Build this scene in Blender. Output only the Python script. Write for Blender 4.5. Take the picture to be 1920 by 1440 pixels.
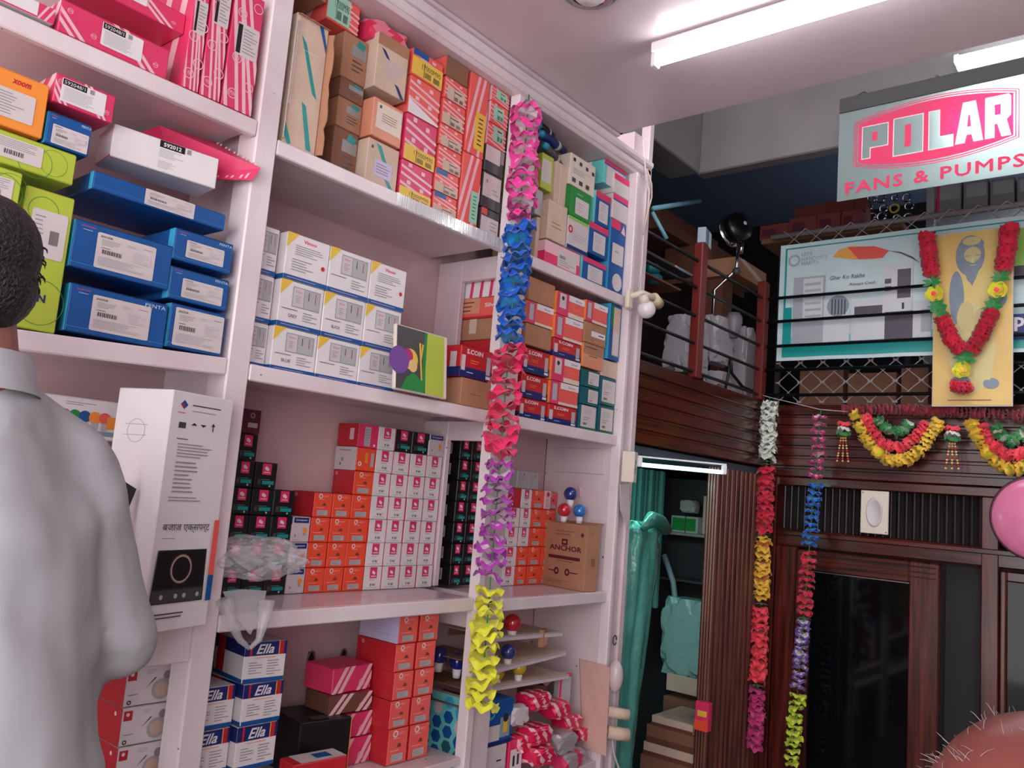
import bpy, bmesh, math, random
from mathutils import Vector, Matrix
for o in list(bpy.data.objects): bpy.data.objects.remove(o)
scene = bpy.context.scene
COL = scene.collection
R = random.Random(7)
PI = math.pi

# ------------------------------------------------------------------ camera
YAW, PIT, ROL, FPX = .691326, .129139, .0817331, 1564.66
fw = Vector((-math.sin(YAW)*math.cos(PIT), math.cos(YAW)*math.cos(PIT), math.sin(PIT)))
rt = fw.cross(Vector((0, 0, 1))).normalized(); up = rt.cross(fw)
rt, up = rt*math.cos(ROL)+up*math.sin(ROL), up*math.cos(ROL)-rt*math.sin(ROL)
CAM = Vector((1.75, 0, 1.5))
cd = bpy.data.cameras.new('camera'); cam = bpy.data.objects.new('camera', cd); COL.objects.link(cam)
cd.sensor_width = 36; cd.lens = FPX/1920*36; cd.clip_start = .02
m4 = Matrix((rt, up, -fw)).transposed().to_4x4(); m4.translation = CAM
cam.matrix_world = m4
scene.camera = cam

# ------------------------------------------------------------------ view, sky
scene.view_settings.view_transform = 'Standard'
scene.view_settings.look = 'None'
scene.view_settings.gamma = 1
scene.view_settings.use_curve_mapping = False
scene.view_settings.exposure = 0.4
w = bpy.data.worlds.new('world'); scene.world = w; w.use_nodes = True
bg = w.node_tree.nodes['Background']
bg.inputs[0].default_value = (1.0, .965, .978, 1); bg.inputs[1].default_value = 2.2
# daylight through the open shop front behind the photographer
def area(name, loc, tgt, sx, sy, power, col=(1, 1, 1)):
    l = bpy.data.lights.new(name, 'AREA'); l.shape = 'RECTANGLE'; l.size = sx; l.size_y = sy
    l.energy = power; l.color = col
    o = bpy.data.objects.new(name, l); COL.objects.link(o); o.location = loc
    o.rotation_euler = (Vector(tgt)-Vector(loc)).to_track_quat('-Z', 'Y').to_euler()
    return o
area('daylight_front', (2.3, -1.45, 2.0), (.9, 2.2, 2.0), 3.2, 1.8, 35, (1, .965, .978))

# ------------------------------------------------------------------ helpers
def K(x, y, ax, v):
    "point where the line of sight through (x, y) of the 1920x1440 frame meets a plane of the room"
    d = fw+rt*((x-960)/FPX)-up*((y-720)/FPX)
    return CAM+d*((v-CAM[ax])/d[ax])
def PX(P):
    d = Vector(P)-CAM; z = d.dot(fw); return 960+FPX*d.dot(rt)/z, 720-FPX*d.dot(up)/z
def zat(X, Y, ypx):
    a, b = -1., 5.
    for _ in range(40):
        m = (a+b)/2
        if PX((X, Y, m))[1] > ypx: a = m
        else: b = m
    return (a+b)/2
def lin(c):
    return tuple(((v/255)/12.92 if v/255 <= .04045 else ((v/255+.055)/1.055)**2.4) for v in c)
PAL = dict(white=(232, 228, 230), cream=(226, 214, 200), pink=(222, 58, 106), palepink=(238, 190, 200), black=(16, 16, 20),
    teal=(20, 150, 150), dkteal=(10, 95, 110), orange=(246, 84, 52), red=(196, 38, 48), blue=(14, 84, 156), navy=(22, 40, 110),
    ltblue=(60, 170, 215), yellow=(236, 196, 70), lab=(214, 205, 205), beige=(214, 190, 170), kraft=(176, 128, 98), kraftd=(140, 98, 76),
    lime=(182, 200, 66), green=(30, 140, 60), grey=(150, 148, 150), dkgrey=(70, 68, 72), silver=(180, 180, 184), maroon=(90, 30, 50),
    amber=(246, 150, 60), mint=(160, 215, 190), aqua=(110, 205, 205), ink=(50, 46, 56), coral=(238, 98, 90), magenta=(190, 30, 110),
    offw=(210, 200, 204), brown=(110, 66, 50), peach=(224, 150, 120), mid=(120, 112, 122), hot=(234, 52, 108), violet=(120, 70, 160),
    lilac=(200, 190, 225), gold=(236, 200, 130), sky=(205, 228, 236), ltgreen=(150, 200, 90), slate=(140, 158, 170))
MATS = {}
def nt(m): return m.node_tree.nodes, m.node_tree.links
def M(name, rgb=None, rough=.5, metal=0, var=.06, scale=14, bump=0, bscale=40, spec=.5, alpha=1, trans=0, coat=0, sheen=0):
    if name in MATS: return MATS[name]
    if rgb is None: rgb = PAL[name]
    m = bpy.data.materials.new(name); m.use_nodes = True; n, l = nt(m)
    b = n['Principled BSDF']; c = lin(rgb)
    b.inputs['Roughness'].default_value = rough; b.inputs['Metallic'].default_value = metal
    b.inputs['Specular IOR Level'].default_value = spec
    b.inputs['Coat Weight'].default_value = coat
    b.inputs['Transmission Weight'].default_value = trans
    b.inputs['Alpha'].default_value = alpha
    if sheen: b.inputs['Sheen Weight'].default_value = sheen
    tc = n.new('ShaderNodeTexCoord')
    no = n.new('ShaderNodeTexNoise'); no.inputs['Scale'].default_value = scale; no.inputs['Detail'].default_value = 5
    l.new(tc.outputs['Object'], no.inputs['Vector'])
    mx = n.new('ShaderNodeMix'); mx.data_type = 'RGBA'
    mx.inputs['A'].default_value = (*[v*(1-var*1.6) for v in c], 1)
    mx.inputs['B'].default_value = (*[min(1, v*(1+var)) for v in c], 1)
    l.new(no.outputs['Fac'], mx.inputs['Factor']); l.new(mx.outputs['Result'], b.inputs['Base Color'])
    if bump:
        n2 = n.new('ShaderNodeTexNoise'); n2.inputs['Scale'].default_value = bscale; n2.inputs['Detail'].default_value = 4
        l.new(tc.outputs['Object'], n2.inputs['Vector'])
        bp = n.new('ShaderNodeBump'); bp.inputs['Strength'].default_value = bump; bp.inputs['Distance'].default_value = .01
        l.new(n2.outputs['Fac'], bp.inputs['Height']); l.new(bp.outputs['Normal'], b.inputs['Normal'])
    MATS[name] = m; return m
def emis(name, rgb, s):
    if name in MATS: return MATS[name]
    m = bpy.data.materials.new(name); m.use_nodes = True; b = m.node_tree.nodes['Principled BSDF']
    b.inputs['Emission Color'].default_value = (*rgb, 1); b.inputs['Emission Strength'].default_value = s
    b.inputs['Base Color'].default_value = (.8, .8, .8, 1); MATS[name] = m; return m
def wood(name, c1, c2, rough=.25, axis='x', sc=1.0, coat=.3):
    m = bpy.data.materials.new(name); m.use_nodes = True; n, l = nt(m); b = n['Principled BSDF']
    tc = n.new('ShaderNodeTexCoord'); mp = n.new('ShaderNodeMapping')
    s = {'x': (1.5, 30, 30), 'z': (30, 30, 1.5), 'y': (30, 1.5, 30)}[axis]; mp.inputs['Scale'].default_value = tuple(v*sc for v in s)
    no = n.new('ShaderNodeTexNoise'); no.inputs['Scale'].default_value = 1.6; no.inputs['Detail'].default_value = 6
    no.inputs['Distortion'].default_value = .4
    cr = n.new('ShaderNodeValToRGB'); cr.color_ramp.elements[0].position = .35; cr.color_ramp.elements[1].position = .68
    cr.color_ramp.elements[0].color = (*lin(c1), 1); cr.color_ramp.elements[1].color = (*lin(c2), 1)
    l.new(tc.outputs['Object'], mp.inputs[0]); l.new(mp.outputs[0], no.inputs['Vector']); l.new(no.outputs['Fac'], cr.inputs[0])
    l.new(cr.outputs[0], b.inputs['Base Color']); b.inputs['Roughness'].default_value = rough; b.inputs['Coat Weight'].default_value = coat
    b.inputs['Coat Roughness'].default_value = .15
    MATS[name] = m; return m
# painted joinery: glossy pale pink enamel with scuffs and chips
def enamel(name, c, dirt, rough=.3, chip=True):
    m = bpy.data.materials.new(name); m.use_nodes = True; n, l = nt(m); b = n['Principled BSDF']
    tc = n.new('ShaderNodeTexCoord')
    def nz(s, d=6):
        a = n.new('ShaderNodeTexNoise'); a.inputs['Scale'].default_value = s; a.inputs['Detail'].default_value = d
        l.new(tc.outputs['Object'], a.inputs['Vector']); return a
    def ramp(src, p0, p1):
        r = n.new('ShaderNodeMapRange'); r.inputs[1].default_value = p0; r.inputs[2].default_value = p1
        l.new(src.outputs['Fac'], r.inputs[0]); return r
    a = ramp(nz(3.5), .4, .75); mx = n.new('ShaderNodeMix'); mx.data_type = 'RGBA'
    mx.inputs['A'].default_value = (*lin(c), 1); mx.inputs['B'].default_value = (*lin(dirt), 1); l.new(a.outputs[0], mx.inputs['Factor'])
    out = mx
    if chip:
        s = ramp(nz(46, 3), .735, .76); m2 = n.new('ShaderNodeMix'); m2.data_type = 'RGBA'
        l.new(mx.outputs['Result'], m2.inputs['A']); m2.inputs['B'].default_value = (*lin((120, 90, 84)), 1); l.new(s.outputs[0], m2.inputs['Factor']); out = m2
    l.new(out.outputs['Result'], b.inputs['Base Color']); b.inputs['Roughness'].default_value = rough
    bp = n.new('ShaderNodeBump'); bp.inputs['Strength'].default_value = .12; bp.inputs['Distance'].default_value = .01
    l.new(nz(22).outputs['Fac'], bp.inputs['Height']); l.new(bp.outputs['Normal'], b.inputs['Normal'])
    MATS[name] = m; return m

TXT = {}
def text_geo(s, bold=0, shear=0, spc=1):
    k = (s, bold, shear, spc)
    if k in TXT: return TXT[k]
    c = bpy.data.curves.new('t', 'FONT'); c.body = s; c.size = 1; c.offset = bold; c.shear = shear; c.resolution_u = 2; c.space_character = spc
    o = bpy.data.objects.new('t', c); me = bpy.data.meshes.new_from_object(o)
    vs = [(v.co.x, v.co.y) for v in me.vertices]; fs = [tuple(p.vertices) for p in me.polygons]
    bpy.data.objects.remove(o); bpy.data.meshes.remove(me)
    if vs:
        x0 = min(v[0] for v in vs); y0 = min(v[1] for v in vs); x1 = max(v[0] for v in vs); y1 = max(v[1] for v in vs)
    else: x0 = y0 = 0; x1 = y1 = 1
    TXT[k] = (vs, fs, x0, y0, x1-x0, y1-y0); return TXT[k]
def clip(poly, u0, v0, u1, v1):
    for ax, lim, sg in ((0, u0, 1), (0, u1, -1), (1, v0, 1), (1, v1, -1)):
        out = []
        for i in range(len(poly)):
            a, b = poly[i-1], poly[i]; ia = (a[ax]-lim)*sg >= 0; ib = (b[ax]-lim)*sg >= 0
            if ia != ib:
                t = (lim-a[ax])/(b[ax]-a[ax]); out.append((a[0]+t*(b[0]-a[0]), a[1]+t*(b[1]-a[1])))
            if ib: out.append(b)
        poly = out
        if not poly: return []
    return poly
def fill2d(loops):
    "flat mesh of an outline with holes, as (verts, faces)"
    from mathutils.geometry import tessellate_polygon
    L = [[Vector((x, y, 0)) for x, y in lp] for lp in loops]
    return [tuple(v)[:2] for lp in L for v in lp], [tuple(t) for t in tessellate_polygon(L)]
class G:
    "collects faces, then links them as one mesh object"
    def __init__(s): s.v = []; s.f = []; s.m = []; s.mats = []; s.sm = []
    def mi(s, m):
        if isinstance(m, str): m = M(m)
        if m not in s.mats: s.mats.append(m)
        return s.mats.index(m)
    def add(s, vs, fs, m, smooth=False):
        b = len(s.v); k = s.mi(m); s.v += [tuple(v) for v in vs]
        for f in fs: s.f.append(tuple(b+i for i in f)); s.m.append(k); s.sm.append(smooth)
    def box(s, x0, x1, y0, y1, z0, z1, m, bev=.0015, T=None):
        x0, x1 = min(x0, x1), max(x0, x1); y0, y1 = min(y0, y1), max(y0, y1); z0, z1 = min(z0, z1), max(z0, z1)
        b = min(bev, (x1-x0)*.3, (y1-y0)*.3, (z1-z0)*.3)
        X = (x0, x1); Y = (y0, y1); Z = (z0, z1); vs = []; idx = {}
        for i in (0, 1):
            for j in (0, 1):
                for k in (0, 1):
                    sx, sy, sz = (1-2*i)*b, (1-2*j)*b, (1-2*k)*b
                    for a in range(3):
                        p = [X[i]+sx, Y[j]+sy, Z[k]+sz]; p[a] = (X[i], Y[j], Z[k])[a]
                        idx[i, j, k, a] = len(vs); vs.append(Vector(p))
        fs = []
        def q(*c): fs.append([idx[a] for a in c])
        for i in (0, 1):
            o = [(i, 0, 0, 0), (i, 1, 0, 0), (i, 1, 1, 0), (i, 0, 1, 0)]; q(*(o if i else o[::-1]))
            o = [(0, i, 0, 1), (1, i, 0, 1), (1, i, 1, 1), (0, i, 1, 1)]; q(*(o[::-1] if i else o))
            o = [(0, 0, i, 2), (1, 0, i, 2), (1, 1, i, 2), (0, 1, i, 2)]; q(*(o if i else o[::-1]))
            for j in (0, 1):
                o = [(i, j, 0, 0), (i, j, 0, 1), (i, j, 1, 1), (i, j, 1, 0)]; q(*(o if (i ^ j) else o[::-1]))
                o = [(i, 0, j, 0), (i, 1, j, 0), (i, 1, j, 2), (i, 0, j, 2)]; q(*(o if (i ^ j) else o[::-1]))
                o = [(0, i, j, 1), (1, i, j, 1), (1, i, j, 2), (0, i, j, 2)]; q(*(o[::-1] if (i ^ j) else o))
                for k in (0, 1):
                    o = [(i, j, k, 0), (i, j, k, 1), (i, j, k, 2)]; q(*(o if (i+j+k) % 2 else o[::-1]))
        if T is not None: vs = [T @ v for v in vs]
        s.add(vs, fs, m)
    def poly(s, pts, m): s.add(pts, [list(range(len(pts)))], m)
    def tube(s, pts, r, m, n=8, cap=True, smooth=True):
        pts = [Vector(p) for p in pts]; rs = r if isinstance(r, (list, tuple)) else [r]*len(pts)
        vs = []; fs = []; a = None
        for i, p in enumerate(pts):
            d = (pts[min(i+1, len(pts)-1)]-pts[max(i-1, 0)]).normalized()
            if a is None: a = d.orthogonal().normalized()
            else: a = (a-d*a.dot(d)).normalized()
            b = d.cross(a)
            for k in range(n):
                t = 2*PI*k/n; vs.append(p+(a*math.cos(t)+b*math.sin(t))*rs[i])
        for i in range(len(pts)-1):
            for k in range(n): fs.append((i*n+k, i*n+(k+1) % n, (i+1)*n+(k+1) % n, (i+1)*n+k))
        if cap: fs.append(tuple(range(n))[::-1]); fs.append(tuple((len(pts)-1)*n+k for k in range(n)))
        s.add(vs, fs, m, smooth)
    def lathe(s, prof, m, n=20, T=None, smooth=True):
        vs = []; fs = []
        for r, z in prof:
            for k in range(n): vs.append(Vector((r*math.cos(2*PI*k/n), r*math.sin(2*PI*k/n), z)))
        for i in range(len(prof)-1):
            for k in range(n): fs.append((i*n+k, i*n+(k+1) % n, (i+1)*n+(k+1) % n, (i+1)*n+k))
        if T is not None: vs = [T @ v for v in vs]
        s.add(vs, fs, m, smooth)
    def sph(s, c, r, m, n=16, sc=(1, 1, 1), T=None):
        rr = r if isinstance(r, (tuple, list)) else (r, r, r)
        prof = [(max(1e-4, math.sin(PI*i/(n//2+2))), -math.cos(PI*i/(n//2+2))) for i in range(n//2+3)]
        A = Matrix.Translation(c) @ Matrix.Diagonal((*rr, 1))
        if T is not None: A = T @ A
        s.lathe(prof, m, n, A)
    def obj(s, name, parent=None, loc=None, rot=None, mesh=False):
        me = bpy.data.meshes.new(name); me.from_pydata(s.v, [], s.f)
        for m in s.mats: me.materials.append(m)
        me.polygons.foreach_set('material_index', s.m); me.polygons.foreach_set('use_smooth', s.sm); me.update()
        if mesh: return me
        o = bpy.data.objects.new(name, me); COL.objects.link(o)
        if parent: o.parent = parent
        if loc is not None: o.location = loc
        if rot is not None: o.rotation_euler = rot
        return o
def tag(o, label, cat, group=None, kind=None):
    if label: o['label'] = label
    if cat: o['category'] = cat
    if group: o['group'] = group
    if kind: o['kind'] = kind
    return o
def struct(o, label=None): o['kind'] = 'structure'; return tag(o, label, None) if label else o
def thing(name, label, cat, loc=(0, 0, 0), rz=0, group=None):
    o = bpy.data.objects.new(name, None); COL.objects.link(o); o.location = loc; o.rotation_euler = (0, 0, rz)
    o.empty_display_size = .05
    return tag(o, label, cat, group)
ORD = ['bottom', 'second', 'third', 'fourth', 'fifth', 'sixth', 'seventh', 'eighth']
ORC = ['first', 'second', 'third', 'fourth', 'fifth']

# ---- printed decoration on a flat face: (kind, ...) tuples in fractions of the face
class Face:
    def __init__(s, g, O, U, V, N, w, h, off=.0004): s.g, s.O, s.U, s.V, s.N, s.w, s.h, s.k = g, Vector(O), Vector(U), Vector(V), Vector(N), w, h, off
    def P(s, u, v): return s.O+s.U*(u*s.w)+s.V*(v*s.h)+s.N*s.k
    def poly(s, pts, m): s.g.poly([s.P(*p) for p in pts], m)
    def draw(s, items):
        for it in items:
            k = it[0]; s.k += .00012
            if k == 'r': _, a, b, c, d, m = it; s.poly([(a, b), (c, b), (c, d), (a, d)], m)
            elif k == 'p':
                q = clip(list(it[1]), 0, 0, 1, 1)
                if len(q) > 2: s.poly(q, it[2])
            elif k == 'F':
                vs, fs = fill2d(it[1]); s.g.add([s.P(*v) for v in vs], fs, it[2])
            elif k in 'do':
                u, v, r = it[1:4]; n = 20; ax = s.h/s.w
                if k == 'd': s.poly([(u+r*ax*math.cos(2*PI*i/n), v+r*math.sin(2*PI*i/n)) for i in range(n)], it[4])
                else:
                    r2, m = it[4], it[5]
                    for i in range(n):
                        t, t2 = 2*PI*i/n, 2*PI*(i+1)/n
                        s.poly([(u+r2*ax*math.cos(t), v+r2*math.sin(t)), (u+r*ax*math.cos(t), v+r*math.sin(t)), (u+r*ax*math.cos(t2), v+r*math.sin(t2)), (u+r2*ax*math.cos(t2), v+r2*math.sin(t2))], m)
            elif k == 'l':
                _, a, b, c, d, n, m = it; rr = random.Random(int(a*97+b*31+n))
                for i in range(n):
                    y = d-(d-b)*(i+.5)/n; hh = (d-b)/n*.15; e = c-(c-a)*rr.random()*.45
                    s.poly([(a, y-hh), (e, y-hh), (e, y+hh), (a, y+hh)], m)
            elif k == 'b':
                _, a, b, c, d, m = it; x = a; rr = random.Random(3)
                while x < c:
                    ww = (c-a)*rr.choice((.02, .035, .05)); s.poly([(x, b), (min(c, x+ww), b), (min(c, x+ww), d), (x, d)], m); x += ww*2
            elif k == 's':   # diagonal stripes: u0 v0 u1 v1, list of (start, width), slope
                _, a, b, c, d, sts, sl, m = it
                for st, wd in sts:
                    q = clip([(st, b), (st+wd, b), (st+wd+sl, d), (st+sl, d)], a, b, c, d)
                    if len(q) > 2: s.poly(q, m)
            elif k == 't':
                u, v, h, txt, m = it[1:6]; op = it[6] if len(it) > 6 else {}
                vs, fs, x0, y0, tw, th = text_geo(txt, op.get('bold', 0), op.get('shear', 0), op.get('spc', 1))
                if not fs: continue
                sc = h*s.h/(th if not op.get('cap') else .72)
                sx = sc
                if 'w' in op: sx = op['w']*s.w/tw
                al = op.get('al', 'c'); off = {'l': 0, 'c': -tw*sx/2, 'r': -tw*sx}[al]
                base = s.P(u, v); s.g.add([base+s.U*((x-x0)*sx+off)+s.V*((y-y0)*sc) for x, y in vs], fs, m)
def facemap(g, w, d, h):
    return dict(f=lambda: Face(g, (-w/2, -d/2, 0), (1, 0, 0), (0, 0, 1), (0, -1, 0), w, h),
        l=lambda: Face(g, (-w/2, d/2, 0), (0, -1, 0), (0, 0, 1), (-1, 0, 0), d, h),
        r=lambda: Face(g, (w/2, -d/2, 0), (0, 1, 0), (0, 0, 1), (1, 0, 0), d, h),
        t=lambda: Face(g, (-w/2, -d/2, h), (1, 0, 0), (0, 1, 0), (0, 0, 1), w, d))
CACHE = {}; DIM = {}; PLACED = []
BAYS = ((-.9, 1.066, 1.098, -.08, lambda y: (.0, 1.154, 1.655+.103*(y+.9)/1.967, 2.335+.01*(y+.9)/1.967)), (1.130, 2.016, 2.064, -.032, lambda y: (.0, 1.166, 1.755, 2.322)),
    (2.148, 2.785, 2.785, -.03, lambda y: (.0, 1.156, 1.755, 2.312)))
def avoid(loc, w, d, h, turned, ang):
    "shrink a carton so that it stops short of the neighbours already standing there"
    s = math.sin(ang); ex, ey = (d, w) if turned else (w, d); mx, my = s*ey/2, s*ex/2
    lo = [loc[0]-ex/2-mx, loc[1]-ey/2-my, loc[2]]; hi = [loc[0]+ex/2+mx, loc[1]+ey/2+my, loc[2]+h]
    for l2, h2 in PLACED:
        if all(lo[i] < h2[i]-.0004 and hi[i] > l2[i]+.0004 for i in range(3)):
            c = []
            for i in range(3):
                c.append((h2[i]-lo[i], i, 0)); c.append((hi[i]-l2[i], i, 1))
            c = [k for k in c if not (k[1] == 0 and k[2] == 1)]
            p, i, side = min(c)
            if p > .05: continue
            if side: hi[i] = l2[i]-.001
            else: lo[i] = h2[i]+.001
    PLACED.append((lo, hi)); loc = ((lo[0]+hi[0])/2, (lo[1]+hi[1])/2, lo[2])
    ex, ey = hi[0]-lo[0]-2*mx, hi[1]-lo[1]-2*my
    return loc, (ey if turned else ex), (ex if turned else ey), hi[2]-lo[2]
def fit(loc, w, d, h, ang):
    "keep a carton inside its bay of the shelving: between the posts, on its board and under the next"
    x, y, z = loc; s = math.sin(ang)*d/2+math.sin(ang)**2*w
    for y0, ya, yb, xl, zs in BAYS:
        if y0-.05 < y < yb:
            hi = yb if x+d/2 < xl else ya; a, b = max(y-w/2-s, y0)+s, min(y+w/2+s, hi)-s
            if x+d/2+math.sin(ang)*w/2 > 0.02: break
            w = b-a; y = (a+b)/2
            t = zs(y)
            for i, zt in enumerate(t):
                zz = max(zt, zs(y-w/2)[i], zs(y+w/2)[i])
                if zz-.045 < z < zz+.002: h -= (zz+.0015-z) if z < zz+.0015 else 0; z = max(z, zz+.0015)
                up = min(zs(y-w/2)[i], zs(y+w/2)[i])-(.042 if i else -9)
                if z < up-.01 and z+h > up: h = up-z-.001
            if z+h > 2.831: h = 2.831-z
            if x-d/2 < -.34: d2 = x+d/2+.34; x = x+d/2-d2/2; d = d2
            break
    return (x, y, z), w, d, h
def carton(name, label, loc, w, d, h, body, deco, rz=PI/2, cat='box', group=None, key=None, tilt=None, partname='paper_label', parts=None):
    """loc = centre of the base. deco: {face: [items]}; an item ('L', u0,v0,u1,v1, col, items) is a stuck-on label, a part of its own"""
    if abs(rz-PI/2) < .25 and loc[0] < .08: loc, w, d, h = fit(loc, w, d, h, abs(rz-PI/2)+.004)
    q = round(rz/(PI/2)); ang = abs(rz-q*PI/2)
    if ang < .2 and not tilt: loc, w, d, h = avoid(loc, w, d, h, q % 2, ang)
    key = (key or label, round(w, 3), round(d, 3), round(h, 3))
    if key not in CACHE:
        g = G(); g.box(-w/2, w/2, -d/2, d/2, 0, h, body, .002)
        # closing flap seams
        fm = facemap(g, w, d, h); labs = []
        for f, items in deco.items():
            plain = [i for i in items if i[0] != 'L']
            if plain: fm[f]().draw(plain)
            for it in items:
                if it[0] == 'L':
                    g2 = G(); F = facemap(g2, w, d, h)[f](); F.k = .0012
                    _, a, b, c, e, col, sub = it
                    rr = .02
                    F.poly([(a+rr, b), (c-rr, b), (c, b+rr), (c, e-rr), (c-rr, e), (a+rr, e), (a, e-rr), (a, b+rr)], col)
                    F2 = Face(g2, F.P(a, b), F.U, F.V, F.N, F.w*(c-a), F.h*(e-b), .0002); F2.draw(sub)
                    labs.append(g2.obj(partname, mesh=True))
        CACHE[key] = (g.obj(name, mesh=True), labs)
    me, labs = CACHE[key]
    o = bpy.data.objects.new(name, me); COL.objects.link(o); o.location = loc; o.rotation_euler = tilt or (0, 0, rz); DIM[o.name] = (w, d, h)
    tag(o, label, cat, group)
    for lm in labs:
        c = bpy.data.objects.new(partname, lm); COL.objects.link(c); c.parent = o
    return o
def flap(o, w, d, h, m, open_=0, name='lid_flap'):
    "closing flap along the front top edge of a carton, lifted by open_ radians"
    w, d, h = DIM.get(o.name, (w, d, h))
    g = G(); g.box(-w/2+.002, w/2-.002, 0, min(d*.45, .06), -.0003, .0006, m, .0003, Matrix.Rotation(open_, 4, 'X'))
    c = g.obj(name, o, loc=(0, -d/2+.001, h)); return c
def sbox(name, label, X, d, tl, br, body, deco, z0=None, z1=None, gap=.001, rz=0, **kw):
    "carton whose front face on the plane x = X runs from pixel tl (top left) to pixel br (bottom right)"
    a = K(*tl, 0, X); b = K(*br, 0, X)
    zb = b.z if z0 is None else z0; zt = a.z if z1 is None else z1
    y0, y1 = a.y, b.y
    op = kw.pop('lid', .0); lm = kw.pop('lidm', body)
    o = carton(name, label, (X-d/2, (y0+y1)/2, zb+gap), (y1-y0)-.002, d, zt-zb-gap-.0015, body, deco, rz=PI/2+rz, **kw)
    if op is not None: flap(o, (y1-y0)-.002, d, zt-zb-gap-.0015, lm, op)
    return o
# ================================================================== the room
WALLP = enamel('pink_wall_paint', (210, 182, 184), (194, 164, 168), .45, chip=False)
SHELFP = enamel('pink_white_enamel', (222, 207, 211), (204, 184, 190), .22)
LIPP = enamel('white_enamel_lip', (234, 224, 227), (214, 198, 203), .25)
CEILP = enamel('ceiling_paint', (214, 200, 205), (206, 190, 196), .3, chip=False)
BEAMP = enamel('beam_plaster', (104, 101, 103), (90, 88, 90), .7, chip=False)
WD = wood('dark_red_wood', (44, 12, 10), (92, 34, 26), .22, 'x')
WDY = wood('dark_red_wood_y', (44, 12, 10), (92, 34, 26), .22, 'y')
WDZ = wood('dark_red_wood_z', (52, 16, 12), (104, 40, 30), .22, 'z')
WDC = wood('column_wood', (66, 32, 26), (112, 64, 50), .25, 'z', coat=.4)
DARK = M('dark_paint', (30, 26, 30), .7)
NAVY = M('navy_ceiling_paint', (110, 122, 150), .6)
def rbox(name, x0, x1, y0, y1, z0, z1, m, bev=.002):
    g = G(); g.box(x0, x1, y0, y1, z0, z1, m, bev); return struct(g.obj(name))
rbox('floor', -1.7, 3.7, -1.6, 6.6, -.1, 0, M('floor_tile', (120, 104, 100), .35, scale=3))
rbox('wall_left', -.42, -.362, -1.6, 2.9, 0, 3.9, WALLP)
rbox('wall_right', 3.6, 3.7, -1.6, 6.6, 0, 3.9, M('right_wall_paint', (190, 168, 172), .5))
rbox('ceiling', 0.02, 3.598, -1.6, 2.61, 2.922, 2.965, CEILP, .003)
rbox('ceiling_upper', -1.7, 3.6, 2.63, 6.6, 3.9, 4.0, NAVY)
rbox('trim_1', -.02, 3.58, 3.35, 3.42, 3.03, 3.898, BEAMP, .006)
rbox('trim_2', -.16, 0, 2.915, 3.348, 3.03, 3.898, BEAMP, .006)
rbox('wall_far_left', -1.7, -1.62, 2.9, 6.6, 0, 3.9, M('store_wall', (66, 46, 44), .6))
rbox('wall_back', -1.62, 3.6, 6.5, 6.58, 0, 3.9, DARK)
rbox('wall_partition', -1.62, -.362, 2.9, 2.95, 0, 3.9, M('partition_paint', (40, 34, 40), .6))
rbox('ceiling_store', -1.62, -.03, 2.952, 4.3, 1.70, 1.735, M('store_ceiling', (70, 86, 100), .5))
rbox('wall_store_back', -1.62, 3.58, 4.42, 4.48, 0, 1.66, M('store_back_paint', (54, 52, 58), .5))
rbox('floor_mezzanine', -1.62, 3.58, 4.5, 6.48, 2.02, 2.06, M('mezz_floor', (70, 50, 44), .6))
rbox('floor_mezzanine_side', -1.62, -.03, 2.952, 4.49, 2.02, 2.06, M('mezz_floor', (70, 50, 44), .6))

# built-in display shelving --------------------------------------------------
sh = thing('display_shelving', 'pale pink painted built-in shelving full of cartons along the left wall', 'shelving', (-.17, 1.2, 0))
def part(name, parent, fn, label=None):
    g = G(); fn(g); o = g.obj(name, parent); o.matrix_parent_inverse = Matrix.Translation(parent.location).inverted()
    if label: o['label'] = label
    return o
S1, S2, S3 = 2.322, 1.755, 1.166
part('back_panel', sh, lambda g: g.box(-.36, -.345, -.9, 2.79, 0, 2.833, WALLP))
def post1(g): g.box(-.08, 0, 1.068, 1.128, 0, 2.834, LIPP, .004); g.box(-.344, -.08, 1.10, 1.126, 0, 2.834, SHELFP)
part('post', sh, post1)
def post2(g):
    g.box(-.03, .012, 2.018, 2.05, 0, 2.834, LIPP, .004); g.box(-.03, 0, 2.05, 2.145, 0, 2.834, SHELFP, .004)
part('post', sh, post2)
def post3(g):
    g.box(-.344, 0, 2.79, 2.80, 0, 2.80, SHELFP); g.box(-.34, -.02, 2.80, 2.90, 0, 3.02, SHELFP)
    g.box(-.03, .014, 2.788, 2.812, 0, 2.834, LIPP, .004); g.box(-.03, .002, 2.812, 2.868, 0, 2.834, SHELFP, .004)
    g.box(-.03, .012, 2.868, 2.904, 0, 3.28, SHELFP, .004)
    g.box(-.30, -.05, 2.782, 2.789, 1.60, 1.70, SHELFP, .002)   # raised rail and panel on the inner face
part('post', sh, post3)
def divider(g):
    for z0, z1, top in ((S1+.005, 2.83, 2.76), (S2+.005, S1-.03, 2.215), (S3+.005, S2-.03, 1.66), (0, S3-.045, 1.06)):
        g.box(-.344, -.228, 2.068, 2.09, z0, z1, SHELFP); g.box(-.228, -.031, 2.068, 2.09, top, z1, SHELFP)
part('divider_frame', sh, divider, 'open frame divider between the middle and right bays')
def shelf(y0, y1, z, z2=None, dep=.344, lip=.04, plastic=False):
    z2 = z if z2 is None else z2
    def fn(g):
        # board and front lip, following a slight sag from z (left) to z2 (right)
        for x0, x1, t in ((-dep, -.02, .022), (-.021, 0, lip)):
            b = len(g.v); g.box(x0, x1, y0, y1, -t, 0, LIPP if x0 > -.1 else SHELFP, .003)
            for i in range(b, len(g.v)):
                v = g.v[i]; f = (v[1]-y0)/(y1-y0); g.v[i] = (v[0], v[1], v[2]+z+(z2-z)*f)
    return fn
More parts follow.
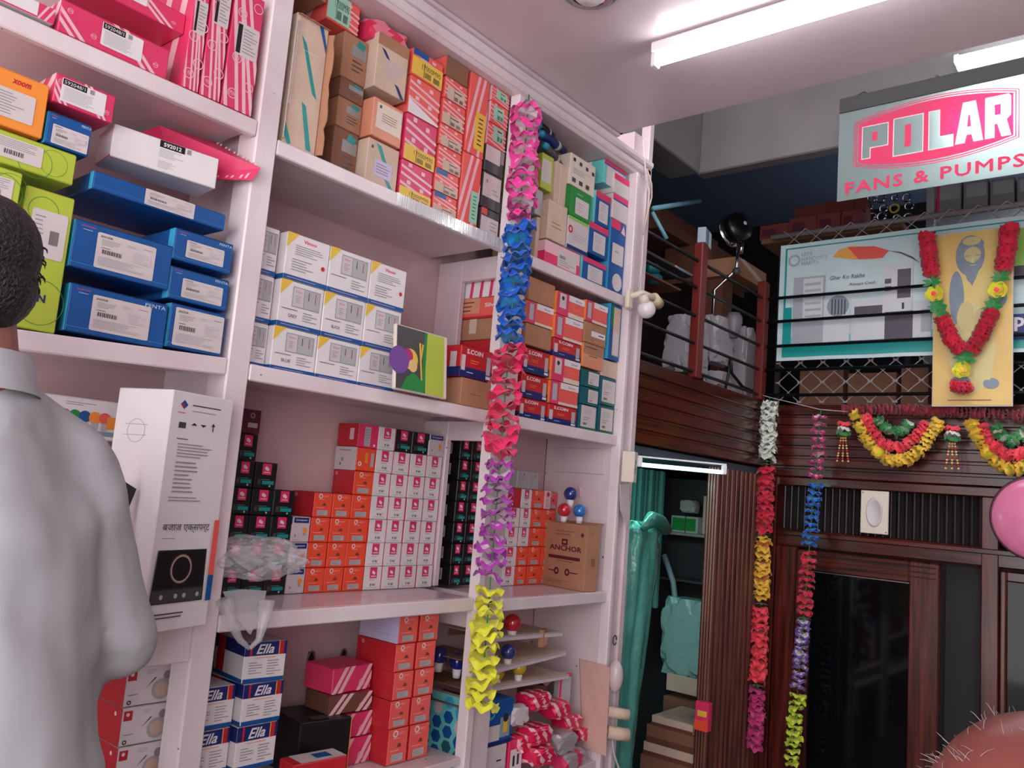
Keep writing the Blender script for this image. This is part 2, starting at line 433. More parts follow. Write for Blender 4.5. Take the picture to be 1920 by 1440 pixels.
LB1a, LB1b = K(105, 58, 0, 0), K(472, 221, 0, 0)
for y0, y1, z, z2 in ((-.9, 1.067, 2.335, 2.345), (-.9, 1.067, 1.655, 1.758), (-.9, 1.067, 1.152, 1.152),
        (1.129, 2.017, S1, S1), (1.129, 2.017, S2, S2), (1.129, 2.017, S3, S3),
        (2.147, 2.787, 2.312, 2.312), (2.147, 2.787, S2, S2), (2.147, 2.787, S3-.01, S3-.01),
        (1.129, 2.017, .45, .45), (2.147, 2.787, .45, .45), (-.9, 1.067, .45, .45)):
    part('shelf_board', sh, shelf(y0, y1, z, z2, lip=.085 if z == 1.152 else .04))
def cornice(g):
    g.box(-.344, 0, -.9, 2.90, 2.834, 2.862, SHELFP, .003); g.box(-.05, .012, -.9, 2.90, 2.85, 2.88, LIPP, .006)
    g.box(-.05, .024, -.9, 2.90, 2.88, 2.912, LIPP, .008); g.box(-.05, .036, -.9, 2.61, 2.908, 2.921, CEILP, .004)
part('cornice', sh, cornice, 'stepped white cornice under the ceiling')
# two cable cut-outs in the back panel of the low bay
def holes(g):
    g.box(-.3446, -.343, p.y-hw, p.y+hw, p.z-hh, p.z+hh, DARK, .001)
    g.tube([(-.343, p.y+hw*1.1*math.cos(t*PI/6), p.z+hh*1.05*math.sin(t*PI/6)) for t in range(13)], .003, 'kraftd', 6)
for x, y, hw, hh in ((583, 1238, .012, .026), (644, 1228, .010, .018)):
    p = K(x, y, 0, -.343); part('cable_hole', sh, holes)

# mezzanine fascia (left side and back), ribbed dark wood ----------------------
def ribs(g, ax, a0, a1, z0, z1, n, m, off, proud=.012):
    h = (z1-z0)/n
    for i in range(n):
        za = z0+i*h
        if ax == 'y':   # runs along y, faces +x
            g.box(off-.02, off+proud*.3, a0, a1, za+.002, za+h-.010, m, .004); g.box(off-.02, off-.006, a0, a1, za+h-.012, za+h+.002, m, .001)
        else:
            g.box(a0, a1, off-proud*.3, off+.02, za+.002, za+h-.010, m, .004); g.box(a0, a1, off+.006, off+.02, za+h-.012, za+h+.002, m, .001)
g = G(); ribs(g, 'y', 2.912, 4.29, 1.742, 2.085, 6, WDY, -.01); g.box(-.2, -.03, 2.955, 4.29, 1.742, 2.0, DARK, .002)
struct(g.obj('trim_3'))
g = G(); ribs(g, 'x', .0, 3.2, 1.70, 2.075, 7, WD, 4.3); g.box(0, 3.2, 4.32, 4.41, 1.70, 2.07, DARK, .002)
struct(g.obj('trim_4'))
# fluted column beside the store opening
g = G()
g.box(-.05, -.012, 3.69, 4.29, 0, 1.698, WDC, .003)
n = 11
for i in range(n):
    y = 3.70+(.58)*(i+.5)/n
    g.lathe([(.023, 0), (.023, 1.698)], WDC, 14, Matrix.Translation((-.012, y, 0)) @ Matrix.Diagonal((.75, 1, 1, 1)))
for i in range(3): g.lathe([(.009, 0), (.009, 1.698)], WDC, 12, Matrix.Translation((-.042+.014*i, 3.692, 0)))
tag(g.obj('fluted_column'), 'brown fluted wooden column between the store opening and the glass door', 'column')
# door wall at the back
Y4 = 4.3
g = G()
g.box(0, .06, Y4-.03, 4.41, 0, 1.70, WDZ, .004); g.box(.0, 3.2, Y4-.012, 4.41, 1.655, 1.698, WD, .004)
g.box(.06, 3.2, Y4-.012, 4.41, 1.345, 1.43, WD, .006); g.box(.06, 3.2, Y4-.026, Y4-.012, 1.40, 1.425, WD, .006)
g.box(1.0, 1.07, Y4-.016, 4.41, 0, 1.655, WDZ, .005); g.box(2.0, 2.07, Y4-.016, 4.41, 0, 1.655, WDZ, .005)
g.box(.06, .17, Y4-.01, 4.41, 0, 1.345, WDZ, .005); g.box(.84, 1.0, 4.37, 4.41, 0, 1.345, DARK, .002)
struct(g.obj('trim_5'))
SLAT = M('slat_stain', (58, 46, 46), .3, coat=.3)
for nwin, (xa, xb) in enumerate(((.06, 1.0), (1.07, 2.0))):
    g = G(); g.box(xa, xb, 4.39, 4.41, 1.43, 1.655, DARK, .001); root = g.obj('window_%d' % (nwin+1)); struct(root)
    ns = 27; g = G()
    for i in range(ns):
        x = xa+(xb-xa)*(i+.5)/ns
        g.box(-.0035, .0035, -.02, .02, 1.432, 1.653, SLAT, .001, Matrix.Translation((x, 4.335, 0)) @ Matrix.Rotation(.5, 4, 'Z'))
    g.obj('slat', root)
GL = M('dark_glass', (8, 9, 13), .06, var=.3, spec=.35)
g = G()
for a in ((.17, .245), (.705, .835)): g.box(*a, Y4-.02, Y4+.03, .02, 1.335, WDZ, .006)
g.box(.245, .705, Y4-.02, Y4+.03, 1.235, 1.335, WD, .006); g.box(.245, .705, Y4-.02, Y4+.03, .02, .14, WD, .006)
for z in (1.262, 1.285, 1.31): g.box(.19, .82, Y4-.024, Y4-.018, z, z+.006, WD, .002)
d1 = struct(g.obj('door_1'))
g = G(); g.box(.245, .705, Y4+.0, Y4+.008, .14, 1.235, GL, .001); g.obj('pane', d1)
g = G(); g.box(.245, .705, Y4-.012, Y4-.004, 1.229, 1.235, M('metal_bead', (150, 150, 156), .25, 1), .001); g.obj('bead', d1)
g = G()
for a in ((1.075, 1.10), (1.9, 1.995)): g.box(*a, Y4-.02, Y4+.03, .02, 1.335, WDZ, .006)
g.box(1.10, 1.9, Y4-.02, Y4+.03, 1.29, 1.335, WD, .006)
d2 = struct(g.obj('door_2'))
g = G(); g.box(1.10, 1.9, Y4, Y4+.008, .02, 1.29, GL, .001); g.obj('pane', d2)
# ================================================================== cartons on the shelves
for k in PAL: M(k, rough=.42)
for k, b in (('kraft', .25), ('kraftd', .25), ('beige', .25), ('brown', .25)): MATS.pop(k); M(k, rough=.8, bump=b, bscale=30, var=.12)
FRONT = PI/2
# -------- printed designs
def bulb_white():
    return dict(f=[('r', .32, .5, .72, .98, 'pink'), ('d', .50, .76, .07, 'white'), ('d', .56, .72, .06, 'white'), ('r', .38, .56, .66, .61, 'palepink'),
        ('l', .3, .4, .75, .46, 1, 'grey'), ('t', .52, .15, .12, '9 W', 'ink', dict(bold=.02)), ('l', .15, .08, .85, .12, 1, 'grey'), ('r', .97, 0, 1, 1, 'pink')],
        l=[('r', 0, 0, 1, 1, 'red'), ('r', .1, .1, .35, .45, 'white'), ('d', .7, .2, .05, 'white')])
def bulb_black():
    return dict(f=[('r', .3, .53, .72, .96, 'hot'), ('d', .48, .78, .07, 'white'), ('d', .55, .74, .06, 'white'), ('r', .37, .6, .66, .64, 'palepink'),
        ('r', .34, .16, .88, .30, 'teal'), ('l', .3, .33, .8, .36, 1, 'mint'), ('r', .12, .14, .28, .34, 'dkgrey'), ('d', .7, .1, .04, 'mint')],
        l=[('r', .3, .25, .62, .8, 'offw'), ('b', .36, .3, .56, .75, 'ink')])
def bulb_orange(i=0):
    return dict(f=[('o', .34, .86, .06, .10, 'white'), ('l', .46, .82, .8, .9, 2, 'palepink'), ('l', .25, .70, .75, .76, 1, 'palepink'),
        ('p', [(.45, .47), (.68, .47), (.62, .58), (.52, .58)], 'brown'), ('l', .12, .36, .88, .42, 1, 'palepink'),
        ('L', .2, .08, .78, .29, 'silver', [('l', .06, .15, .95, .85, 3, 'grey')])],
        l=[('r', 0, 0, 1, 1, 'red'), ('l', .06, .15, .14, .8, 6, 'maroon'), ('o', .15, .85, .04, .07, 'palepink')], t=[('r', 0, 0, 1, 1, 'red')])
def bulb_navy():
    return dict(f=[('r', .08, .76, .9, .97, 'navy'), ('t', .49, .82, .09, 'Crompton', 'white', dict(w=.62, bold=.02)), ('d', .72, .48, .11, 'amber'), ('l', .62, .26, .86, .36, 2, 'ink'),
        ('t', .2, .18, .12, '9', 'ink'), ('l', .1, .06, .6, .1, 1, 'grey')], l=[('r', 0, .7, 1, 1, 'navy'), ('l', .1, .1, .8, .6, 5, 'grey')])
XB = -.235; DB = .1
def colY(x0, x1, y, X=XB): return K(x0, y, 0, X).y, K(x1, y, 0, X).y
ZT = zat(XB, K(712, 887, 0, XB).y, 843)
RH = (zat(XB, K(678, 1108, 0, XB).y, 799)-S3)/7
def bulb(kind, y0, y1, row, label, group, X=XB, h=None, z0=None):
    h = h or RH; z0 = S3 if z0 is None else z0
    body, deco = dict(w=('white', bulb_white), b=('black', bulb_black), o=('orange', bulb_orange), n=('offw', bulb_navy))[kind]
    return carton('bulb_carton', label, (X-DB/2+R.uniform(-.002, .002), (y0+y1)/2, z0+row*h+.0007), .996*(y1-y0)-.0012, DB, h-.0012, body, deco(),
        rz=FRONT+R.uniform(-.008, .008), cat='bulb box', group=group, key='bulb'+kind)
# block of black cartons beside the first post
ys = [colY(412, 451, 1112), colY(451, 493, 1112), colY(493, 533, 1112)]
for c, n in enumerate((6, 5, 4)):
    for r in range(n):
        bulb('b', *ys[c], r, 'black bulb carton with pink square mark, %s column right of left post, %s row' % (ORC[c], ORD[r]), 'black bulb cartons beside the left post')
b0, b1 = ys[0]
carton('bulb_carton', 'dark maroon carton topping the black bulb cartons beside the left post', (XB-.05, (b0+b1)/2, S3+6*RH+.001), b1-b0-.002, DB, RH*.9, 'maroon',
    dict(f=[('r', .35, .25, .85, .45, 'silver'), ('o', .55, .75, .06, .12, 'grey')]), cat='bulb box')
a, b = colY(534, 569, 1111)
for r in range(3): bulb('n', a, b, r, 'white bulb carton with navy band, %s of three between black and orange cartons' % ORD[r], 'navy banded bulb cartons')
xs = [569, 605, 641, 679]; oc = [colY(xs[i], xs[i+1], 1110) for i in range(3)]
for c in range(3):
    for r in range(4 if c < 2 else 6):
        lb = 'orange bulb carton with silver sticker, %s column of the orange block, %s row' % (ORC[c], ORD[r])
        if c == 2 and r == 5: continue
        bulb('o', *oc[c], r, lb, 'orange bulb cartons in the middle bay')
a, b = oc[2]
carton('bulb_carton', 'orange bulb carton with white printed side, second from top of its column', (XB-DB/2, (a+b)/2, S3+5*RH+.001), b-a-.002, DB, RH-.0012, 'orange',
    dict(f=[('o', .2, .3, .05, .1, 'white'), ('r', .45, .35, .6, .8, 'amber'), ('r', .75, .2, .9, .8, 'silver')],
         l=[('r', 0, 0, 1, 1, 'offw'), ('l', .2, .8, .8, .9, 1, 'red'), ('d', .35, .45, .09, 'grey'), ('d', .28, .25, .06, 'mid'), ('l', .5, .3, .9, .6, 4, 'palepink')]), cat='bulb box')
carton('bulb_carton', 'crimson bulb carton on top of the orange column, silver sticker on front', (XB-DB/2, (a+b)/2, S3+6*RH+.001), b-a-.002, DB, RH-.0012, 'red',
    dict(f=[('r', 0, 0, 1, 1, 'hot'), ('d', .85, .12, .06, 'white'), ('L', .3, .06, .62, .9, 'silver', [('l', .1, .1, .9, .9, 6, 'grey')])], l=[('L', .6, .3, .8, .8, 'palepink', [])]), cat='bulb box')
xs = [679, 713, 746, 778, 808]; wc = [colY(xs[i], xs[i+1], 1104) for i in range(4)]
for c in range(4):
    for r in range(6): bulb('w', *wc[c], r, 'white bulb carton with pink square mark, %s column of the middle bay block, %s row' % (ORC[c], ORD[r]), 'white bulb cartons in the middle bay')
top = [('w', 'white bulb carton with pink square mark, leftmost of the top row'), ('b', 'black bulb carton atop the white block, the left one of two'),
    ('b', 'black bulb carton atop the white block, the right one of two'), ('n', 'white bulb carton with navy band at right end of the top row')]
for c, (k, lb) in enumerate(top): bulb(k, *wc[c], 6, lb, None)
# black stack seen through the open divider
ybk = [colY(836, 863, 1098), colY(863, 890, 1098)]
for c in range(2):
    for r in range(7): bulb('b', *ybk[c], r, 'black bulb carton seen through the open divider, %s column, %s row' % (('left', 'right')[c], ORD[r]), 'black bulb cartons behind the divider')
# right bay block
S3R = S3-.01
rc = [colY(937, 964, 1100), colY(964, 985, 1100), colY(985, 1009, 1100), colY(1009, 1033, 1099)]
kinds = ['wooo', 'wooo', 'wwoo', 'wwoo', 'rwoo']
for r, row in enumerate(kinds):
    for c, k in enumerate(row):
        y0, y1 = rc[c]
        lb = dict(w='white bulb carton with pink square mark', o='orange bulb carton with silver sticker', r='red side of a bulb carton')[k]+' in the right bay, %s column, %s row' % (ORC[c], ORD[r])
        if k == 'r':
            carton('bulb_carton', 'red bulb carton without sticker beside the garland, fifth row of right bay', (XB-DB/2, (y0+y1)/2, S3R+r*RH+.001), y1-y0-.002, DB, RH-.0012, 'red',
                dict(f=[('d', .4, .15, .05, 'white')]), cat='bulb box')
        elif r == 4 and c == 3:
            carton('bulb_carton', 'pale lamp carton with red disc standing upright, fifth row of right bay', (XB-DB/2, y0+(y1-y0)*.25, S3R+r*RH+.001), (y1-y0)*.46, DB, RH*1.0, 'palepink',
                dict(f=[('d', .5, .8, .13, 'red'), ('l', .2, .1, .8, .55, 5, 'grey')]), cat='bulb box')
            carton('bulb_carton', 'red bulb carton set back at right end of the fifth row', (XB-DB/2-.02, y1+.012, S3R+r*RH+.001), (y1-y0)*.9, DB*.8, RH*.95, 'coral', bulb_orange(), cat='bulb box')
        else: bulb(k, y0, y1, r, lb, 'mixed bulb cartons in the right bay', z0=S3R)
y0, y1 = colY(960, 1002, 1090)
for i, lb in enumerate(('left', 'right')):
    ya = y0+(y1-y0)*i/2
    carton('bulb_carton', 'plain light grey carton atop the right bay block, the %s one of two' % lb, (XB-.06, ya+(y1-y0)/4, S3R+5*RH+.001), (y1-y0)/2-.003, .09, .068, 'silver',
        dict(f=[('d', .6, .8, .05, 'dkgrey'), ('l', .2, .45, .8, .7, 3, 'grey')]), cat='bulb box')

# -------- white doorbell cartons on the second shelf
def bell(i, name='BLACK'):
    a = [('p', [(0, 1), (0, .66), (.26, 1)], 'yellow'), ('r', 0, 0, 1, .10, 'blue'), ('l', .08, .035, .92, .065, 1, 'palepink')]
    if i == 0:
        a += [('r', .28, .46, .92, .90, 'slate'), ('r', .295, .48, .535, .88, 'offw'), ('r', .55, .48, .905, .88, 'silver'), ('t', .41, .78, .05, 'Vinoo', 'hot', dict(w=.14)),
            ('l', .35, .55, .48, .72, 4, 'grey'), ('r', .64, .66, .655, .84, 'ink'), ('r', .80, .62, .815, .84, 'red'), ('l', .06, .37, .45, .41, 1, 'ink')]
        if name: a += [('t', .32, .22, .07, name, 'ink', dict(w=.2))]
        a += [('l', .55, .18, .92, .4, 4, 'grey')]
    else:
        a += [('t', .52, .84, .08, 'Vinoo', 'hot', dict(w=.3, bold=.02)), ('l', .2, .55, .9, .78, 5, 'grey'), ('l', .15, .2, .7, .48, 5, 'grey'), ('d', .87, .42, .05, 'red')]
    return dict(f=a, l=[('r', 0, 0, 1, .1, 'blue')], t=[('l', .1, .2, .9, .5, 2, 'grey')])
XC = -.03
yb = [K(458, 676, 0, XC).y, K(505, 684, 0, XC).y, K(589, 702, 0, XC).y, K(669, 717, 0, XC).y, K(738, 730, 0, XC).y]
yb[0] = max(yb[0], 1.131)
H2 = [zat(XC, yb[1]+.0, v) for v in (608, 519, 430)]; H2 = [S2]+H2
for r in range(3):
    for c in range(4):
        nm = {(0, 1): 'BLUE', (1, 1): 'GREY', (1, 2): 'BLACK'}.get((r, c), '')
        kind = 1 if (r == 2 and c in (1, 3)) else 0
        sh_ = .004*r
        carton('switch_carton', 'white doorbell carton with yellow corner flash and blue base, %s column, %s row' % (ORC[c], ORD[r]),
            (XC-.09-(.02 if c == 0 else 0), (yb[c]+yb[c+1])/2+sh_*(c > 0), H2[r]+.001), yb[c+1]-yb[c]-.0025, .18, H2[r+1]-H2[r]-.002, 'white', bell(kind, nm),
            cat='doorbell box', group='white doorbell cartons on the second shelf', key='bell%d%s' % (kind, nm), rz=FRONT+R.uniform(-.006, .006))

# -------- blue accessory cartons (left bay)
def penta(big=True, lab=(.22, .1, .82, .86), top=True):
    f = [('r', 0, .1, 1, .108, 'ltblue'), ('l', .06, .88, .24, .93, 1, 'pink'), ('l', .08, .82, .2, .85, 1, 'sky')]
    if top: f += [('t', .86, .86, .08, 'PENTA', 'sky', dict(w=.22))]
    L = [('t', .15, .87, .06, 'ANCHOR', 'ink', dict(w=.2, bold=.02)), ('l', .08, .66, .4, .83, 4, 'grey'), ('l', .5, .78, .68, .86, 3, 'silver'), ('l', .78, .84, .95, .87, 1, 'ink'),
        ('b', .1, .42, .42, .54, 'ink'), ('l', .08, .57, .3, .61, 1, 'ink'), ('l', .05, .08, .9, .34, 6, 'silver'), ('r', .6, .4, .92, .7, 'offw'), ('l', .62, .42, .9, .68, 5, 'silver')]
    f += [('L', *lab, 'lab', L)]
    return dict(f=f, l=[('r', .9, 0, 1, 1, 'ltblue'), ('r', 0, .1, 1, .108, 'ltblue')], t=[('r', 0, 0, 1, .03, 'kraft')])
XL = -.006
Z2 = lambda y: 1.655+(1.758-1.655)*(y+.9)/1.967
def lb(name, label, tl, br, body, deco, d=.26, X=XL, **kw): return sbox(name, label, X, d, tl, br, body, deco, cat=kw.pop('cat', 'box'), **kw)
lb('accessory_carton', 'blue carton with large white label, bottom of the left blue stack', (133, 528), (306, 655), 'blue', penta())
lb('accessory_carton', 'blue carton with large white label and torn top, upper of left stack', (142, 408), (315, 545), 'blue', penta(top=False))
lb('accessory_carton', 'small blue carton whose label covers its front, bottom of right stack', (322, 566), (415, 670), 'blue', penta(lab=(.08, .06, .97, .93), top=False))
lb('accessory_carton', 'small blue carton with rounded label, middle of the right blue stack', (322, 497), (424, 585), 'blue', penta(lab=(.2, .12, .9, .72)))
lb('accessory_carton', 'small blue carton with rounded label, top of the right blue stack', (330, 425), (432, 516), 'blue', penta(lab=(.2, .16, .85, .72)))
lb('accessory_carton', 'long blue carton with white label under the white carton', (177, 318), (421, 434), 'blue',
    dict(f=[('L', .36, .06, .74, 1, 'lab', penta()['f'][-1][-1][1:]), ('r', 0, .2, 1, .21, 'ltblue')], l=[('r', .93, 0, 1, 1, 'ltblue')]), d=.24)
carton('long_white_carton', 'long white carton with black title strip lying on the long blue carton', (-.075, K(300, 300, 0, -.07).y, K(403, 362, 0, -.03).z+.003), .235, .10, .073, 'white',
    dict(f=[('r', .42, .76, .66, .98, 'black'), ('t', .54, .80, .13, '592012', 'white', dict(w=.17, bold=.03)), ('r', .68, .8, .72, .95, 'grey'), ('l', .42, .45, .66, .72, 5, 'silver'), ('l', .42, .1, .6, .35, 5, 'silver')],
        l=[('r', 0, 0, 1, .06, 'pink')]), rz=FRONT-.13, cat='box')
lb('accessory_carton', 'little blue carton with white label beneath the pink wrapped carton', (92, 206), (166, 296), 'blue', penta(lab=(.12, .05, .95, .66)), d=.15)
def lime(lab):
    return dict(f=[('o', .55, .35, .5, .515, 'green'), ('o', .75, .5, .42, .43, 'green'), ('L', *lab, 'lab', [('l', .08, .5, .9, .95, 5, 'grey'), ('b', .2, .2, .6, .42, 'ink')])], l=[('o', .5, .5, .2, .22, 'green')])
lb('lime_carton', 'lime green carton with silver label lying below the orange carton', (-25, 232), (137, 349), 'lime', lime((.1, .2, .62, .86)), d=.22)
lb('lime_carton', 'lime green carton behind the dark-haired man, topmost part visible', (-30, 302), (34, 392), 'lime', lime((.05, .1, .8, .75)), d=.2, X=.012)
lb('lime_carton', 'tall lime green carton standing on end left of the blue stacks', (50, 345), (103, 629), 'lime',
    dict(f=[('o', .4, .85, .1, .104, 'green'), ('o', .6, .2, .16, .164, 'green'), ('L', .18, .52, .92, .86, 'lab', [('l', .1, .1, .4, .9, 9, 'grey'), ('b', .55, .3, .8, .6, 'ink')]), ('t', .45, .2, .06, 'RON', 'navy', dict(w=.5, bold=.03))]), d=.2)
lb('orange_carton', 'orange carton with white label above the lime cartons', (-45, 105), (79, 262), 'amber',
    dict(f=[('t', .62, .8, .09, 'xoom', 'red', dict(w=.26, shear=.3, bold=.03)), ('L', .1, .16, .84, .68, 'lab', [('l', .1, .1, .9, .9, 8, 'grey')])]), d=.2)
def mk(bar=True, lab=None):
    f = [('s', 0, 0, 1, 1, [(.1, .05), (.19, .05), (.75, .05), (.84, .05)], -.3, 'palepink')]
    for u, v in ((.08, .75), (.3, .3), (.6, .7), (.88, .3)):
        f += [('o', u, v, .07, .085, 'palepink'), ('t', u, v-.04, .08, 'MW', 'palepink', dict(w=.05))]
    if lab: f += [('L', *lab, 'white', [('r', .02, .72, .55, .98, 'black'), ('t', .28, .77, .15, '592048/1', 'white', dict(w=.46)), ('r', .62, .76, .72, .95, 'grey'), ('l', .06, .08, .85, .66, 8, 'silver')])]
    return dict(f=f, l=[('s', 0, 0, 1, 1, [(0, .15), (.3, .15), (.6, .15)], .3, 'palepink')])
lb('wrapped_carton', 'pink wrapped carton with white label and black title on small blue carton', (106, 134), (211, 233), 'pink', mk(lab=(.1, .1, .84, .92)), d=.2)
# pink striped sachet wedged behind the white carton
g = G(); P = [K(x, y, 0, X) for x, y, X in ((225, 262, -.17), (300, 232, -.165), (400, 262, -.15), (489, 312, .03), (474, 335, .02), (330, 330, -.16))]
vs = []
for sgn in (0, 1):
    for i, p in enumerate(P): vs.append((p.x-.02*sgn*(i not in (3, 4))-.004*sgn, p.y, p.z-.004))
n = len(P); g.add(vs, [tuple(range(n)), tuple(range(2*n-1, n-1, -1))]+[(i, (i+1) % n, n+(i+1) % n, n+i) for i in range(n)], 'pink')
def lerp3(a, b, t): return a+(b-a)*t
for i in range(5):
    for k in (0, .07):
        t = .1+i*.18+k; a_, b_ = lerp3(P[2], P[3], t), lerp3(P[5], P[4], t); a2, b2 = lerp3(P[2], P[3], t+.03), lerp3(P[5], P[4], t+.03); off = Vector((.0008, -.0008, 0)); g.poly([a_+off, a2+off, b2+off, b_+off], 'palepink')
o = tag(g.obj('striped_sachet'), 'pink striped packet wedged behind the long white carton', 'packet')

# row above
lb('wrapped_carton', 'white and pink wrapped carton at the upper left corner on the top shelf', (-60, -60), (101, 48), 'white', dict(f=[('r', .8, 0, 1, 1, 'pink'), ('r', 0, 0, .8, .1, 'pink'), ('s', .8, 0, 1, 1, [(.8, .03), (.88, .03)], .1, 'palepink')]), d=.2)
lb('wrapped_carton', 'pink monogrammed carton lying flat with crooked white label on the top shelf', (116, -4), (312, 150), 'pink', mk(lab=(.36, .16, .74, .92)), d=.14, X=-.004)
lb('wrapped_carton', 'pink monogrammed carton lying above the flat labelled one on the top shelf', (160, -72), (345, 66), 'pink', mk(lab=(.3, .4, .6, .9)), d=.12, X=-.03)
for i, (a, b, c, d_) in enumerate(((315, 155, 371, 174), (373, 175, 411, 192), (414, 192, 471, 217))):
    y0, y1 = K(a, b, 0, XL).y, min(K(c, d_, 0, XL).y, 1.066); z0 = 2.335+.01*((y0+y1)/2+.9)/1.967
    f = [('s', 0, 0, 1, 1, [(-.15, .12), (.07, .12), (.45, .12), (.7, .12)], -.55, 'palepink'), ('s', 0, 0, 1, 1, [(.95, .12), (1.2, .12)], -.8, 'palepink')]
    for v in (.12, .42, .8): f += [('o', .3, v, .035, .042, 'palepink'), ('t', .3, v-.02, .04, 'MW', 'palepink', dict(w=.2)), ('o', .8, v+.1, .035, .042, 'palepink')]
    f += [('L', .2, .45 if i != 1 else .6, .95, .72 if i != 1 else .88, 'lab', [('r', .02, .05, .22, .95, 'black'), ('l', .3, .1, .95, .9, 8, 'grey')])]
    carton('wrapped_carton', ('pink diagonal striped carton standing on end, leftmost of three on top shelf', 'narrow pink diagonal striped carton standing on end, middle of three',
        'pink diagonal striped carton standing on end against the first post')[i], (XL-.1, (y0+y1)/2, z0+.004), y1-y0-.003, .2, .30, 'pink', dict(f=f, l=[('s', 0, 0, 1, 1, [(.1, .15), (.5, .15)], .3, 'palepink')]), cat='box')

# third shelf of the left bay: product cartons and the induction cooktop carton
def prod(kind):
    if kind == 0:
        f = [('r', .02, .1, .98, .22, 'slate'), ('l', .3, .8, .7, .9, 2, 'grey'), ('d', .18, .62, .10, 'green')]
        for i, c in enumerate(('red', 'green', 'blue', 'amber', 'coral')):
            f += [('d', .30+i*.13, .55, .15, c), ('r', .26+i*.13, .24, .34+i*.13, .42, 'silver')]
        f += [('r', .85, .3, 1, .6, 'amber')]
    else: f = [('r', 0, 0, 1, .75, 'amber'), ('r', 0, .55, 1, .75, 'orange'), ('o', .72, .45, .13, .15, 'red'), ('r', .0, 0, .5, .2, 'yellow')]
    return dict(f=f)
for i, (t, b, k) in enumerate(((735, 829, 0), (832, 936, 1), (938, 1044, 0))):
    lb('product_carton', ('white carton printed with coloured discs behind the man in grey', 'white and amber carton under the coloured disc carton', 'white carton at the bottom of the stack behind the man')[i],
        (78, t), (216, b), 'white', prod(k), d=.18, X=-.115)
c0 = K(264, 1191, 2, 1.156); c1 = K(386, 1172, 2, 1.156)
wv = c1-c0; sw = wv.length; ang = math.atan2(wv.y, wv.x); st_h = zat(c0.x, c0.y, 730)-1.156
sd = .155; cen = (c0+c1)/2+Vector((-math.sin(ang), math.cos(ang), 0))*sd/2
def stove():
    f = [('p', [(.13, .945), (.19, .965), (.25, .945), (.19, .925)], 'blue'), ('p', [(.13, .945), (.19, .95), (.19, .925)], 'red'), ('l', .1, .905, .27, .915, 1, 'hot'), ('l', .32, .94, .92, .955, 1, 'ink'), ('l', .32, .918, .78, .928, 1, 'grey'),
         ('r', .14, .845, .25, .87, 'dkgrey'), ('p', [(.33, .862), (.43, .862), (.38, .874)], 'ink'), ('p', [(.48, .87), (.58, .87), (.53, .858)], 'ink'), ('r', .685, .845, .7, .87, 'ink'), ('p', [(.66, .868), (.725, .868), (.69, .882)], 'ink'),
         ('l', .13, .795, .38, .805, 1, 'ink'), ('l', .16, .72, .72, .785, 5, 'grey'), ('l', .16, .57, .55, .71, 8, 'grey'), ('l', .12, .535, .7, .56, 2, 'grey'),
         ('t', .47, .405, .036, 'बजाज एक्सपर्ट', 'ink', dict(w=.74)), ('l', .1, .38, .45, .388, 1, 'grey'),
         ('p', [(.04, .115), (.86, .115), (.84, .335), (.08, .335)], 'ink'), ('p', [(.06, .175), (.84, .175), (.82, .33), (.1, .33)], 'black'), ('o', .46, .255, .05, .062, 'kraftd'), ('o', .46, .255, .053, .057, 'silver'), ('p', [(.055, .12), (.845, .12), (.84, .168), (.06, .168)], 'dkgrey'),
         ('r', .91, .22, 1, .46, 'coral'), ('r', .91, .11, 1, .22, 'blue'), ('l', .08, .05, .7, .08, 2, 'ink')]
    for u in (.2, .42, .55, .76): f += [('d', u, .143, .010, 'silver')]
    l = [('o', .42, .82, .048, .051, 'silver'), ('r', .2, .80, .62, .803, 'silver'), ('r', .2, .845, .62, .848, 'silver'), ('r', .12, .1, .3, .15, 'silver'), ('r', .12, .148, .3, .158, 'ink')]
    return dict(f=f, l=l)
carton('cooktop_carton', 'tall white induction cooktop carton standing against the first post', (cen.x, cen.y, 1.156), sw, sd, st_h, 'white', stove(), rz=ang, cat='box')
g = G(); q = [K(x, y, 0, .05) for x, y in ((214, 890), (256, 917), (221, 1003), (205, 1060), (190, 1000))]
vs = [(p.x, p.y, p.z) for p in q]+[(p.x-.012, p.y-.004, p.z) for p in q]; n = len(q)
g.add(vs, [tuple(range(n)), tuple(range(2*n-1, n-1, -1))]+[(i, (i+1) % n, n+(i+1) % n, n+i) for i in range(n)], M('dark_film', (52, 50, 60), .25))
tag(g.obj('dark_glass_plate'), 'dark grey glass plate corner between the man and the cooktop carton', 'plate')

# low bay on the left: ceiling light cartons seen through the frame
def panel():
    return dict(f=[('r', .03, .66, .2, .92, 'red'), ('d', .11, .82, .05, 'white'), ('l', .4, .78, .62, .92, 3, 'silver'), ('d', .72, .36, .28, 'silver'), ('d', .72, .36, .2, 'beige'), ('d', .82, .72, .12, 'grey'), ('p', [(.42, .45), (.6, .68), (.57, .69), (.4, .43)], 'ink'), ('l', .06, .25, .26, .33, 1, 'slate'), ('o', .1, .1, .03, .06, 'ink')],
        l=[('d', .85, .8, .06, 'white')])
for i, (t, b) in enumerate(((1253, 1328), (1329, 1403), (1404, 1478))):
    a, c = K(236-9*i, t, 0, -.1), K(330, b, 0, -.1)
    hh = a.z-zat(-.1, a.y, b)
    carton('downlight_carton', 'red and white downlight carton in the low cupboard, %s of three' % ('topmost', 'middle', 'lowest')[i], (-.2, a.y+.105-.0, a.z-hh+.001), .2, .2, hh-.002, 'white',
        dict(panel(), l=[('r', 0, 0, 1, 1, 'red'), ('d', .85, .8, .06, 'white')]), cat='box', key='panel%d' % i)
zb = a.z-hh
part('shelf_board', sh, lambda g: g.box(-.344, -.02, -.9, 1.067, zb-.022, zb, SHELFP))

